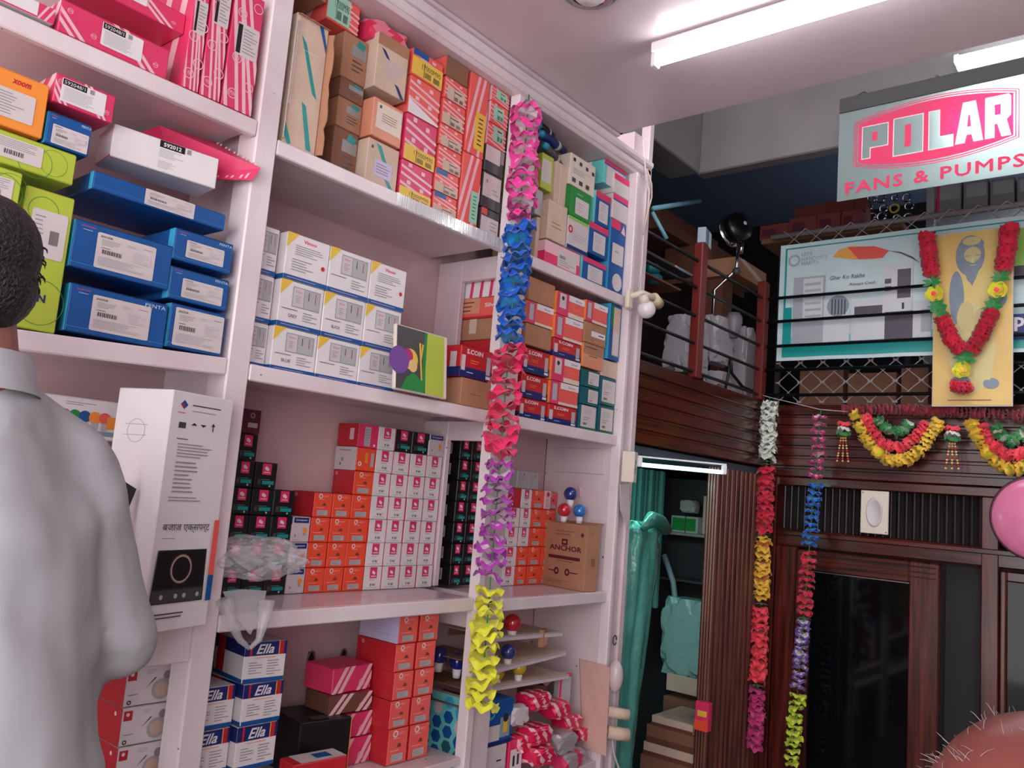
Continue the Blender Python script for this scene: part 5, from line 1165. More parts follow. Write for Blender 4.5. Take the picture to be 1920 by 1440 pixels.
g = G(); g.box(0, W, -.003, .006, H*.855, H, 'black', .001); g.obj('top_strip', sg)
for x in (.06, .33): cyl('hanger', [(x, .004, H), (x, .10, H+.06), (x, .128, H+.07)], .003, 'dkgrey', parent=sg)
g = G(); F = Face(g, (0, 0, 0), (1, 0, 0), (0, 0, 1), (0, -1, 0), W, H*.855)
def oval(a, b, c, d, k=.16, n=10):
    # flattened barrel: short vertical ends, bowed top and bottom
    pts = []; h = (d-b)*.16
    for i in range(n+1):
        t = i/n; pts.append((a+(c-a)*t, d-h*(2*t-1)**2*1.0-h*.0-k*0))
    for i in range(n+1):
        t = 1-i/n; pts.append((a+(c-a)*t, b+h*(2*t-1)**2))
    return pts
F.draw([('F', [oval(.088, .245, .927, .975), oval(.093, .254, .922, .966)], 'sign_pink'), ('F', [oval(.101, .266, .914, .954), oval(.107, .277, .908, .943)], 'sign_pink')])
# oblong capital letters with white outlines
LET = dict(P=[[(0, 0), (.3, 0), (.3, .32), (1, .32), (1, 1), (0, 1)], [(.38, .52), (.38, .8), (.6, .8), (.6, .52)]], O=[[(0, 0), (1, 0), (1, 1), (0, 1)], [(.38, .2), (.38, .8), (.6, .8), (.6, .2)]], L=[[(0, 0), (1, 0), (1, .28), (.42, .28), (.42, 1), (0, 1)]],
    A=[[(0, 0), (.3, 0), (.38, .2), (.62, .2), (.7, 0), (1, 0), (.72, 1), (.28, 1)], [(.42, .38), (.47, .68), (.53, .68), (.58, .38)]], R=[[(0, 0), (.32, 0), (.32, .34), (.5, .34), (.68, 0), (1, 0), (.82, .4), (1, .5), (1, .95), (.92, 1), (0, 1)], [(.36, .54), (.36, .8), (.62, .8), (.62, .54)]])
def grow_(q, e, ar=1.9):
    "offset a counter-clockwise outline outwards by e (ar: width to height of the panel)"
    Q = [Vector((x*ar, y)) for x, y in q]; out = []
    for i in range(len(Q)):
        d1, d2 = (Q[i]-Q[i-1]).normalized(), (Q[(i+1) % len(Q)]-Q[i]).normalized(); n1, n2 = Vector((d1.y, -d1.x)), Vector((d2.y, -d2.x))
        b = (n1+n2); b = b/max(.5, b.dot(n1)); p = Q[i]+b*e*ar; out.append((p.x/ar, p.y))
    return out
lx = [(.138, .275), (.31, .46), (.495, .612), (.63, .755), (.773, .885)]; holes_, outl, counters = [], [], []
for c, (a, b) in zip('POLAR', lx):
    v0, v1 = (.40, .80) if c in 'OL' else (.43, .78) if c == 'P' else (.41, .82); e = .005; q = LET[c][0]
    q2 = [(a+(b-a)*u, v0+(v1-v0)*v) for u, v in q]; holes_.append(q2); outl.append(grow_(q2, e))
    if len(LET[c]) > 1: counters.append([(a+(b-a)*u, v0+(v1-v0)*v) for u, v in LET[c][1]])
F.draw([('F', [oval(.115, .29, .90, .93)]+outl, 'sign_pink')]+[('p', c_, 'sign_pink') for c_ in counters]+[('F', [o_, h_], 'sign_white') for o_, h_ in zip(outl, holes_)])
F.draw([('t', .50+dx_, .065+dy_, .125, 'FANS & PUMPS', 'sign_pink', dict(w=.90, spc=1.15)) for dx_, dy_ in ((-.0025, 0), (.0025, 0), (0, .005), (0, -.005))])
g.obj('printed_lettering', sg)
tubelamp('lit tube light between the hanging sign and the plaster beam', (sx0+.40, 3.312, sz1+.085), (sx0+1.60, 3.312, sz1+.085), (0, 1, 0), emis('tube_glow_back', (.93, 1, 1), 24))
tubelamp('lit tube light behind the right half of the hanging sign', (sx0+.38, 3.312, sz1-.20), (sx0+.98, 3.312, sz1-.20), (0, 1, 0), emis('added_sign_glow', (.93, 1, 1), 70))  # unseen tube added to make the right-hand letters glare
# ================================================================== mezzanine front: rails, wire mesh, banner, saint picture
IRON = M('black_iron', (14, 18, 24), .35)
REDP = M('red_brown_paint', (106, 34, 30), .4)
zb = [K(1461, y, 1, 4.2).z for y in (559, 603, 649, 694, 741)]
rl = thing('side_railing', 'black bar railing with red brown posts over the left fascia', 'railing', (0, 3.4, 2.09)); L_ = rl.location.copy()
for x in ((1311, 700), (1431, 745)):
    y = K(*x, 0, 0).y; g = G(); g.box(-.045, .0, y-.03, y+.03, 2.087, zb[0]+.09, REDP, .004); part_o = g.obj('post', rl); part_o.location = -L_
for z in zb: cyl('bar', [Vector((-.02, 2.93, z))-L_, Vector((-.02, 4.2, z))-L_], .008, IRON, parent=rl, n=8)
rl2 = thing('back_railing', 'black bar railing across the front of the banner', 'railing', (1.2, 4.2, 2.09)); L2 = rl2.location.copy()
for z in zb: cyl('bar', [Vector((.0, 4.2, z))-L2, Vector((3.0, 4.2, z))-L2], .0085, IRON, parent=rl2, n=8)
g = G(); g.box(2.2, 2.25, 4.18, 4.22, 2.08, zb[0]+.1, REDP, .004); o = g.obj('post', rl2); o.location = -L2
# expanded metal mesh
zt = 3.0; g = G(); WM = M('mesh_paint', (150, 140, 144), .45); cw, chh = .118, .105
nx = int(3.0/cw); nz = 9
for i in range(nx+1):
    for j in range(nz):
        for s in (1, -1):
            x = .03+i*cw; z = 2.09+j*chh; p0 = (x, 4.30, z); p1 = (x+s*cw/2, 4.30, z+chh/2); p2 = (x, 4.30, z+chh)
            if p1[0] < .02: continue
            g.tube([p0, p1, p2], .0035, WM, 4, False, False)
        g.box(.03+i*cw-.012, .03+i*cw+.012, 4.296, 4.304, 2.09+j*chh-.004, 2.09+j*chh+.004, WM, .001)
me_o = tag(g.obj('wire_mesh'), 'pale diamond wire mesh closing the mezzanine front behind the banner', 'mesh')
cyl('top_rail', [(-.05, 4.33, zt+.02), (3.0, 4.33, zt+.02)], .016, WM, 'pale steel pipe along the top of the diamond mesh', 'pipe')
# banner
YB = 4.245
b0, b1 = K(1465, 461, 1, YB), K(1457, 677, 1, YB); bx0, bx1 = (b0.x+b1.x)/2-.003, 2.5; bz0, bz1 = b1.z, b0.z; W, H = bx1-bx0, bz1-bz0
bn = thing('advert_banner', 'white and teal flex banner with cooler pictures behind the black bars', 'banner', (bx0, YB, bz0))
g = G(); n = 40
vs = []
for i in range(n+1):
    x = W*i/n; y = .003*math.sin(i*1.1); vs += [(x, y, 0), (x, y, H), (x, y+.002, 0), (x, y+.002, H)]
g.add(vs, [(4*i, 4*i+4, 4*i+5, 4*i+1) for i in range(n)]+[(4*i+2, 4*i+3, 4*i+7, 4*i+6) for i in range(n)], M('flex_white', (206, 228, 232), .22), True); g.obj('sheet', bn)
g = G(); F = Face(g, (0, -.004, 0), (1, 0, 0), (0, 0, 1), (0, -1, 0), W, H)
def U(x, y): # banner fractions from a pixel
    p = K(x, y, 1, YB); return ((p.x-bx0)/W, (p.z-bz0)/H)
def quad(x0, y0, x1, y1, m):   # upright rectangle from two pixels
    (a, d), (c, b) = U(x0, y0), U(x1, y1); return ('r', a, b, c, d, m)
M('ban_teal', (30, 160, 160), .3); M('ban_grad', (120, 205, 205), .3); M('ban_grey', (176, 180, 190), .3); M('ban_lt', (214, 216, 224), .3); M('ban_dk', (84, 78, 92), .3); M('ban_feather', (240, 96, 90), .3); M('ban_feather2', (246, 176, 90), .3)
it = [('r', .012, .03, 1, .14, 'ban_teal'), ('r', .012, .14, .03, .45, 'ban_teal'), ('r', .03, .14, .5, .2, 'ban_grad'), ('r', .012, .955, 1, .965, 'ban_teal'), ('r', .012, .14, .016, .96, 'ban_teal')]
f0, f1 = U(1563, 480), U(1670, 472)
it += [('p', [U(1562, 482), U(1572, 470), U(1595, 462), U(1640, 463), U(1668, 470), U(1655, 482), U(1640, 486), U(1600, 487)], 'ban_feather2'), ('p', [U(1590, 464), U(1640, 462), U(1668, 470), U(1655, 484), U(1610, 486), U(1600, 475)], 'ban_feather'),
    ('p', [U(1664, 470), U(1690, 473), U(1712, 482), U(1726, 494), U(1710, 485), U(1690, 476)], 'ban_dk')]
it += [('o', *U(1490, 489), .035, .05, 'ban_grey'), ('t', *U(1504, 481), .03, "LET'S", 'ban_grey', dict(al='l')), ('t', *U(1504, 490), .03, 'HANDOUT', 'ban_grey', dict(al='l')), ('t', *U(1504, 498), .03, 'HABITS', 'ban_grey', dict(al='l')),
    ('t', *U(1557, 526), .034, 'Ghar Ko Rakhe', 'ban_dk', dict(al='l', shear=.15, w=.07)), ('t', *U(1592, 538), .03, 'Always Cool..', 'ban_dk', dict(al='l', shear=.15, w=.055))]
it += [quad(1490, 522, 1545, 645, 'ban_grey'), quad(1508, 524, 1542, 600, 'ban_lt')]+[quad(1510, 532+i*12, 1540, 534+i*12, 'ban_grey') for i in range(7)]
it += [quad(1546, 560, 1592, 642, 'ban_lt'), ('o', *U(1572, 574), .0, .088, 'slate')]+[quad(1560+6*i, 562, 1562+6*i, 590, 'ban_dk') for i in range(5)]
it += [quad(1598, 566, 1660, 636, 'ban_lt'), quad(1603, 576, 1655, 592, 'ban_dk'), quad(1657, 500, 1712, 560, 'ban_lt'), quad(1684, 506, 1708, 560, 'ban_dk'), quad(1658, 562, 1710, 590, 'ban_lt'), quad(1660, 586, 1712, 634, 'ban_dk'), quad(1692, 568, 1696, 580, 'ink'), quad(1660, 524, 1672, 532, 'ban_dk'), quad(1660, 538, 1672, 546, 'ban_dk'),
    quad(1713, 566, 1746, 632, 'ban_lt'), quad(1728, 580, 1746, 622, 'ban_grey')]
it += [quad(1902, 430, 1990, 500, 'ltgreen'), quad(1902, 500, 1990, 512, 'ban_dk'), quad(1900, 590, 1990, 634, 'navy'), ('t', *U(1902, 622), .12, 'pt', 'white', dict(al='l', bold=.03))]
F.draw(it); g.obj('printed_artwork', bn)
# saint picture
YP = 4.15
p0, p1 = K(1752, 441, 1, YP), K(1899, 762, 1, YP); W, H = p1.x-p0.x, p0.z-p1.z
pc = thing('saint_picture', 'gold picture of a standing bearded figure hung on the railing', 'picture', (p0.x, YP, p1.z))
g = G(); g.box(0, W, 0, .012, 0, H, 'cream', .002); g.obj('backing_board', pc)
g = G(); g.box(.004, W-.004, -.003, .0, .006, H-.006, M('gold_print', (226, 190, 112), .3, var=.12, scale=6), .0005)
F = Face(g, (.004, -.003, .006), (1, 0, 0), (0, 0, 1), (0, -1, 0), W-.008, H-.012)
M('fig_blue', (128, 142, 158), .35, var=.2); M('fig_skin', (200, 186, 130), .35); M('fig_robe', (222, 196, 120), .35); M('fig_pale', (212, 200, 140), .35)
el = lambda cx, cy, rx, ry, m, a=0, n=20: ('p', [(cx+rx*math.cos(t*2*PI/n)*math.cos(a)-ry*math.sin(t*2*PI/n)*math.sin(a)*.5, cy+ry*math.sin(t*2*PI/n)*math.cos(a)+rx*math.cos(t*2*PI/n)*math.sin(a)*.5) for t in range(n)], m)
F.draw([el(.5, .6, .36, .22, 'fig_robe'), el(.5, .32, .30, .26, 'fig_pale'), el(.30, .62, .10, .16, 'fig_blue', .2), el(.86, .6, .08, .05, 'fig_blue'), el(.47, .86, .19, .12, 'fig_blue'), el(.49, .92, .16, .05, 'fig_blue', 0), el(.49, .945, .12, .025, 'fig_skin'), ('p', [(.32, .84), (.64, .84), (.56, .74), (.5, .68), (.42, .74)], 'fig_blue'),
    el(.5, .865, .11, .045, 'fig_skin'), ('r', .40, .856, .47, .861, 'fig_blue'), ('r', .54, .856, .61, .861, 'fig_blue'), ('p', [(.49, .85), (.52, .85), (.53, .815), (.48, .815)], 'fig_pale'), ('r', .46, .80, .55, .805, 'fig_skin'), el(.49, .75, .07, .05, 'fig_blue'),
    el(.42, .5, .12, .1, 'fig_skin', .4), el(.60, .46, .08, .09, 'fig_skin', -.3), el(.36, .12, .14, .05, 'fig_blue'), el(.75, .12, .1, .03, 'fig_blue'), ('p', [(.62, .3), (.78, .28), (.74, .14), (.66, .14)], 'fig_pale'), ('l', .2, .02, .8, .035, 1, 'kraftd')])
g.obj('print', pc)
# red garland draped on the picture
YG = 4.09
gp = thing('picture_garland', 'red garland with yellow roses and leaves draped on the saint picture', 'garland', K(1812, 670, 1, YG)); G0 = gp.location.copy()
def gstring(name, pts, r, mi, mo, n, sd):
    Wd = [K(x, y, 1, YG) for x, y in pts]; g = G()
    for i in range(n):
        t = (i+.5)/n*(len(Wd)-1); k = min(int(t), len(Wd)-2); p = Wd[k].lerp(Wd[k+1], t-k); ruffle(g, p-G0, Wd[k+1]-Wd[k], r*R.uniform(.92, 1.06), FM[mi], FM[mo], sd+i, 9, .3, 22)
    g.obj(name, gp)
gstring('red_strand', [(1738, 440), (1742, 480), (1748, 520)], .04, 'red', 'red', 16, 1); gstring('red_strand', [(1893, 425), (1889, 465), (1880, 510)], .042, 'red', 'red', 17, 30)
gstring('red_strand', [(1766, 596), (1784, 636), (1806, 662)], .038, 'red', 'red', 15, 60); gstring('red_strand', [(1860, 584), (1842, 624), (1818, 662)], .038, 'red', 'red', 16, 90)
gstring('red_strand', [(1786, 722), (1806, 728), (1824, 722)], .032, 'red', 'red', 8, 120)
for (x, y) in ((1752, 552), (1870, 545), (1804, 694)): 
    g = G(); q = K(x, y, 1, YG)-G0
    for k in range(4): ruffle(g, q+Vector((0, -.006*k, 0)), (R.uniform(-.2, .2), -1, .1), .04-.008*k, FM['coral'] if k > 2 and y < 600 else FM['gold'], FM['yellow'], 200+k, 6, -.3, 20)
    g.obj('rose', gp)
for (x, y) in ((1748, 530), (1758, 573), (1764, 585), (1878, 520), (1866, 568), (1860, 578), (1806, 668), (1814, 672)):
    g = G(); q = K(x, y, 1, YG)-G0
    for k in range(7):
        an = k*2*PI/7+R.random(); d = Vector((math.cos(an), -.25, math.sin(an)*.8)); s = Vector((-math.sin(an), 0, math.cos(an)))
        g.add([q, q+d*.02+s*.01, q+d*.045, q+d*.02-s*.01], [(0, 1, 2, 3)], FM['leaf'])
    g.obj('leaf_whorl', gp)
# ivory wall plate on the slatted transom, pink plate at the picture edge
a, c = K(1615, 919, 1, 4.26), K(1665, 1003, 1, 4.26)
o = carton('wall_plate', 'ivory plate with oval dish fixed on the slatted transom', ((a.x+c.x)/2, 4.263, c.z), c.x-a.x, .012, a.z-c.z, 'cream', dict(f=[('d', .07, .95, .015, 'ink'), ('d', .93, .05, .015, 'ink')]), rz=0, cat='plate')
g = G(); g.lathe([(.001, .001), (.028, .001), (.032, .006), (.036, .006), (.039, 0)], 'offw', 28, Matrix.Diagonal((1.0, 1.85, 1, 1))); r_ = g.obj('oval_dish', o, loc=(.0, -.0065, (a.z-c.z)/2)); r_.rotation_euler = (PI/2, 0, 0)
q = K(1946, 972, 1, 4.18); g = G(); g.lathe([(.001, .02), (.10, .022), (.15, .004), (.17, -.004), (.176, -.01)], M('pink_plastic', (230, 130, 170), .15, coat=.5), 40); o = g.obj('pink_dish', None, q, (PI/2, 0, 0)); tag(o, 'round glossy pink dish with dark rim hanging at the right edge', 'dish')
g = G(); g.lathe([(.170, -.006), (.182, -.002), (.184, -.012), (.172, -.014)], 'maroon', 40); g.obj('rim', o)
area('mezzanine_fill', (1.2, 5.6, 2.9), (.6, 5.6, 3.9), 1.2, .3, 5, (.8, .88, 1))  # added upward fill that lightens the dark mezzanine ceiling; no lamp hangs there
# ================================================================== store room beyond the opening
t0, t1 = K(1196, 852, 2, 1.685), K(1362, 868, 2, 1.685); t0.z = t1.z = 1.68
tubelamp('lit greenish tube light under the mezzanine in the store opening', t0+Vector((-.0, 0, -.005)), t1+Vector((-.0, 0, -.005)), (0, 0, 1), emis('tube_teal', (.45, 1, .93), 2.2), r=.008, bw=.006, sk=.009)
tl_ = area('store_tube_light', (t0+t1)/2+Vector((-.35, .05, -.05)), (t0+t1)/2+Vector((-.45, .5, -1)), (t1-t0).length, .03, 4, (.45, 1, .88)); tl_.rotation_euler[2] = math.atan2((t1-t0).y, (t1-t0).x)
TEAL = M('teal_plastic_strip', (84, 146, 140), .25, spec=.6)
for i in range(6):
    x0 = 1192+i*10; p = K(x0, 900, 0, -.5+.03*(i % 2)); g = G(); g.box(-.01, .01, -.016, .016, 0, .72, TEAL, .004); o = g.obj('curtain_strip', None, (p.x, p.y, .96)); tag(o, 'teal plastic curtain strip hanging in the store opening, %s from the left' % ('first', 'second', 'third', 'fourth', 'fifth', 'sixth')[i], 'curtain strip', 'teal curtain strips')
TARP = M('teal_tarpaulin', (74, 150, 138), .24, spec=.7, bump=1, bscale=16, var=.35, scale=5)
# tied tarpaulin bundle: lofted rings with folds
rows = [(978, 1188, 1250), (988, 1180, 1256), (1000, 1184, 1250), (1010, 1186, 1246), (1030, 1176, 1250), (1080, 1172, 1246), (1130, 1168, 1238), (1200, 1164, 1226), (1260, 1160, 1218), (1320, 1158, 1208), (1380, 1152, 1202), (1440, 1146, 1198), (1560, 1140, 1190)]
g = G(); vs = []; n = 64; xt = -.02; rr = random.Random(8)
for k, (y, x0, x1) in enumerate(rows):
    a, b = K(x0, y, 0, xt), K(x1, y, 0, xt); cy, hw = (a.y+b.y)/2, (b.y-a.y)/2
    for i in range(n):
        t = 2*PI*i/n; f = 1+.26*(abs(math.sin(4.5*t+k*.12))-.5)+.14*(abs(math.sin(8.5*t-k*.25))-.5)+.05*rr.uniform(-1, 1)
        if k == 0: f *= .5
        vs.append((xt-.09+.09*math.cos(t)*f, cy+hw*math.sin(t)*f, a.z))
fs = [(k*n+i, k*n+(i+1) % n, (k+1)*n+(i+1) % n, (k+1)*n+i) for k in range(len(rows)-1) for i in range(n)]+[tuple(range(n))]
g.add(vs, fs, TARP, True); tb_ = tag(g.obj('tarpaulin_bundle'), 'tall tied teal plastic tarpaulin bundle beside the right post', 'tarpaulin')
g = G(); q = K(1222, 982, 0, -.03)
for i, (dy, dz, l) in enumerate(((-.12, .0, .0), (.0, .03, .0))):
    g.tube([q+Vector((.02, -.11, -.02)), q+Vector((.03, -.05, .02)), q+Vector((.03, .02, .01)), q+Vector((.02, .09, -.02+.0*i)), q+Vector((.0, .13, -.035))], [.012, .034, .03, .026, .008], TARP, 12)
g.obj('tied_neck', tb_)
YR = 4.25
za = K(1300, 1001, 1, YR).z; g = G(); g.box(-.75, -.06, YR-.02, 4.415, za-.015, za, 'grey', .002); tag(g.obj('store_shelf'), 'upper narrow shelf on the store room back wall', 'shelf')
zc2 = K(1305, 1090, 1, YR).z; g = G(); g.box(-.6, -.06, YR-.02, 4.415, zc2-.012, zc2, 'dkgrey', .002); tag(g.obj('store_shelf'), 'lower dark shelf on the store room back wall', 'shelf')
def st(name, label, x0, y0, x1, y1, m, deco=None, Y=YR, d=.1, z=None, cat='box', h=None):
    a, c = K(x0, y0, 1, Y), K(x1, y1, 1, Y); z0 = c.z if z is None else z
    return carton(name, label, ((a.x+c.x)/2, Y+d/2, z0+.001), c.x-a.x, d, (a.z-z0 if h is None else h-.001), m, deco or {}, rz=0, cat=cat)
st('framed_carton', 'green carton with pale edges on the upper store shelf', 1259, 966, 1308, 996, 'silver', dict(f=[('r', .05, .12, .92, .88, 'green'), ('r', .52, 0, .56, 1, 'dkgrey')]), z=za)
st('kraft_carton', 'pale kraft carton at the back of the upper store shelf', 1312, 926, 1350, 1000, 'beige', dict(f=[('r', 0, .95, 1, 1, 'ink'), ('r', .4, .2, .9, .35, 'grey')]), Y=4.3, z=za)
st('small_white_carton', 'small white carton on the store shelf beside the column', 1324, 975, 1345, 1002, 'offw', {}, Y=4.22, d=.06, z=za)
crumple('grey_pouch', 'crumpled grey pouch on top of the green carton in the store', 'pouch', K(1294, 950, 1, 4.28), (.045, .035, .035), GRYF, 40, .3)
crumple('clear_plastic_bag', 'large pale plastic bag hanging full in the store room', 'plastic bag', K(1296, 1195, 1, 4.2), (.15, .07, .20), M('bag_film', (150, 190, 190), .3, spec=.6, bump=.4), 41, .25, sub=4)
cyl('cloth_strap', [K(x, y, 1, 4.2) for x, y in ((1245, 1040), (1262, 1090), (1268, 1140), (1280, 1180))], .016, 'slate', 'grey twisted strap of the plastic bag in the store', 'strap')
st('open_flap_carton', 'open kraft carton with raised flap beneath the plastic bag', 1244, 1304, 1335, 1350, 'kraftd', {}, Y=4.05, d=.2, z=0.001)
q0, q1 = K(1247, 1262, 1, 4.04), K(1333, 1304, 1, 4.04); g = G(); g.box(q0.x, q1.x, 4.06, 4.065, K(1290, 1304, 1, 4.05).z+.0015, q0.z, 'beige', .001); o = tag(g.obj('carton_flap'), 'pale upright kraft sheet above the open carton in the store', 'sheet')
st('orange_pink_carton', 'small pink and orange carton next to the fluted column', 1304, 1314, 1326, 1374, 'hot', dict(f=[('r', 0, 0, 1, .35, 'orange'), ('r', .2, .5, .9, .7, 'yellow')]), Y=3.66, d=.04)
ztp = [K(1260, y, 1, 3.72).z for y in (1350, 1370, 1404, 1430)]+[0.0]
for i, (x0, y0, x1, y1) in enumerate(((1222, 1348, 1300, 1364), (1212, 1368, 1322, 1392), (1206, 1402, 1322, 1425), (1200, 1428, 1322, 1475))):
    st('flattened_carton', 'flattened kraft carton in the store floor stack, %s from the top' % ('first', 'second', 'third', 'fourth')[i], x0, y0, x1, y0+5, 'kraftd' if i % 2 else 'beige', dict(f=[('r', 0, 0, 1, .35, 'brown')]), Y=3.72, d=.3, z=ztp[i+1], h=ztp[i]-ztp[i+1])
# ================================================================== goods on the mezzanine (behind the side railing)
def side_rack():
    za_, zb_ = K(1212, 540, 0, -.15).z-.038, K(1300, 520, 0, -.12).z-.0
    o = thing('goods_rack', 'dark two board rack behind the left end of the side railing', 'rack', (-.3, 3.3, 2.062))
    for z, y0, y1 in ((za_, -.33, 0), (K(1245, 522, 0, -.12).z-.02, -.33, .12)):
        g = G(); g.box(-.2, .2, y0, y1, z-2.062-.01, z-2.062, 'brown', .002); g.obj('board', o)
    for x in (-.19, .16):
        g = G(); g.box(x, x+.03, -.33, -.3, 0, .9, 'brown', .002); g.obj('upright', o)
def sd_(name, label, x0, y0, x1, y1, m, deco=None, X=-.25, d=.25, cat='box', rz=0):
    a, c = K(x0, y0, 0, X), K(x1, y1, 0, X); return carton(name, label, (X-d/2, (a.y+c.y)/2, c.z), c.y-a.y, d, a.z-c.z, m, deco or {}, rz=FRONT+rz, cat=cat)
side_rack()
sd_('grey_long_carton', 'long grey carton with blue grey end behind the side railing', 1190, 455, 1300, 520, 'dkgrey', dict(f=[('r', .72, .05, .98, .95, 'slate'), ('r', .66, .3, .72, .9, 'beige')]), X=-.12, d=.3)
sd_('dark_carton', 'dark brown carton high on the mezzanine left side', 1240, 385, 1345, 490, 'brown', X=-.5, d=.3)
sd_('kraft_carton', 'large kraft carton behind the black fan on the mezzanine', 1335, 455, 1395, 560, 'brown', X=-.35, d=.3)
sd_('kraft_carton', 'open kraft carton with pale flap near the mesh corner', 1385, 480, 1436, 545, 'kraft', dict(f=[('p', [(0, .9), (.2, 1), (1, .3), (.9, .1)], 'beige')]), X=-.16, d=.2)
q = K(1340, 482, 0, -.03); carton('white_blue_carton', 'small white carton with dark blue band perched on the railing post', (-.03, K(1318, 600, 0, 0).y+.03, zb[0]+.0915), .12, .04, .075, 'slate', dict(f=[('r', .4, 0, .5, 1, 'navy'), ('r', .5, 0, 1, 1, 'sky')]), rz=FRONT+.25, cat='box')
for i, (x, y) in enumerate(((1212, 503), (1216, 521))):
    q = K(x, y, 0, -.15); g = G(); g.lathe([(.001, 0), (.024, 0), (.026, .005), (.026, .05), (.018, .056), (.018, .066), (.001, .066)], 'dkteal', 18, Matrix.Translation(q) @ Vector((.4, .9, .1)).to_track_quat('Z', 'Y').to_matrix().to_4x4()); tag(g.obj('teal_jar'), '%s small dark teal jar lying behind the side railing' % ('upper', 'lower')[i], 'jar')
BLU = M('pale_blue_tube', (120, 180, 200), .3)
cyl('steel_strut', [K(1224, 391, 0, -.2), K(1312, 377, 0, -.2)], .012, BLU, 'pale blue strut sticking out level above the grey carton', 'strut')
cyl('steel_strut', [K(1223, 398, 0, -.2), K(1250, 448, 0, -.15)], .01, BLU, 'pale blue strut slanting down above the grey carton', 'strut')
# fan
fc = K(1388, 425, 0, -.1); f = thing('pedestal_fan', 'black round fan on a chrome stem behind the side railing', 'fan', fc)
Tf = Vector((.9, -.45, .1)).to_track_quat('Z', 'Y').to_matrix().to_4x4()
g = G(); g.lathe([(.001, .03), (.03, .03), (.07, .018), (.082, 0), (.085, -.03), (.07, -.05), (.001, -.06)], M('fan_black', (16, 16, 18), .3), 28, Tf); mh = g.obj('motor_housing', f)
g = G(); g.lathe([(.07, -.05), (.092, -.055), (.094, -.065), (.07, -.062)], CH, 28, Tf); g.obj('guard_ring', mh)
g = G(); g.lathe([(.001, .034), (.011, .034), (.012, .028)], 'white', 14, Matrix.Translation((.0, .01, .012)) @ Tf); g.obj('badge', mh)
g = G(); g.tube([Vector((0, -.01, -.07)), Vector((0, -.02, -.24)), Vector((-.12, -.02, -.34)), Vector((-.125, -.02, 2.075-fc.z))], .009, CH, 12); g.tube([Vector((0, .035, -.06)), Vector((0, .02, -.14))], .012, CH, 12); g.obj('stem', f)
g = G(); g.sph((0, -.02, -.25), .022, 'dkgrey', 14); g.obj('collar_knob', f)
g = G(); g.lathe([(.001, .015), (.06, .012), (.075, 0), (.001, 0)], 'dkgrey', 24, Matrix.Translation((-.125, -.02, 2.062-fc.z))); g.obj('base', f)
BAG = M('bag_white', (172, 168, 176), .35, spec=.6, bump=.4, bscale=16)
for i, (x, y, X, s, lb_) in enumerate(((1288, 650, -.16, (.07, .11, .14), 'grey white plastic bag slumped left of the railing post'), (1345, 640, -.14, (.045, .10, .12), 'grey white plastic bag between the two railing posts, upper'), (1350, 716, -.13, (.045, .10, .045), 'grey white plastic bag between the railing posts, lowest'), (1395, 690, -.16, (.045, .08, .22), 'grey cloth bag leaning near the corner post'))):
    crumple('stuffed_bag', lb_, 'bag', K(x, y, 0, X), s, BAG, 50+i, .3, sub=4, zmin=2.065)
q = K(1376, 605, 0, -.08); g = G(); g.lathe([(.001, .05), (.03, .05), (.042, .03), (.044, 0), (.03, -.05), (.022, -.08), (.001, -.08)], 'mid', 20, Matrix.Translation(q)); tag(g.obj('grey_cup'), 'grey cup shaped lamp shade upside down behind the railing', 'shade')
cyl('black_strap', [K(x, y, 0, -.065) for x, y in ((1370, 670), (1372, 700), (1392, 725), (1412, 735))], .008, 'black', 'black strap curling over the bags behind the railing', 'strap')
cyl('black_strap', [K(x, y, 0, -.05) for x, y in ((1368, 672), (1366, 700), (1360, 730))], .007, 'black', 'black strap hanging straight between the bags', 'strap')
# goods behind the mesh
def bk(name, label, x0, y0, x1, y1, m, deco=None, Y=4.75, d=.3, cat='box', grp=None, z=None):
    a, c = K(x0, y0, 1, Y), K(x1, y1, 1, Y); zz = c.z if z is None else z; return carton(name, label, ((a.x+c.x)/2, Y+d/2, zz), c.x-a.x, d, a.z-zz, m, deco or {}, rz=0, cat=cat, group=grp)
ms = thing('steel_rack', 'grey steel rack on the mezzanine behind the hanging sign', 'rack', K(1742, 420, 1, 4.7)); l0 = ms.location.copy()
r0 = K(1738, 404, 1, 4.7); g = G(); g.box(0, 1.6, 0, .4, -.02, 0, 'grey', .002); g.obj('shelf_plate', ms, loc=Vector((r0.x, 4.7, r0.z))-l0)
for x in (r0.x, r0.x+1.2): g = G(); g.box(0, .04, -.01, .03, 2.07, 3.75, 'silver', .002); g.obj('upright', ms, loc=Vector((x, 4.69, 0))-l0)
for i in range(4):
    x0 = 1757+i*50
    bk('grey_carton', 'grey carton with silver top on the steel rack, %s from left' % ORC[i], x0, 345-i*4, x0+45, 396-i*6, 'grey', dict(f=[('r', .05, .45, .95, .9, 'silver'), ('r', 0, 0, .12, 1, 'hot' if i == 0 else 'grey')]), Y=4.72, grp='grey cartons on the steel rack', z=r0.z+.001)
zrk = K(1540, 436, 1, 4.46).z
wr_ = thing('goods_rack', 'dark rack board behind the mesh carrying the red cartons', 'rack', (.1, 4.6, zrk-.03))
g = G(); g.box(-.26, .5, -.16, .12, 0, .028, 'kraftd', .002); g.obj('board', wr_)
for x in (-.25, .46): g = G(); g.box(x, x+.03, .09, .115, -(zrk-.03-2.062), 0, 'dkgrey', .002); g.obj('leg', wr_)
RB = M('dull_red_card', (120, 50, 48), .6)
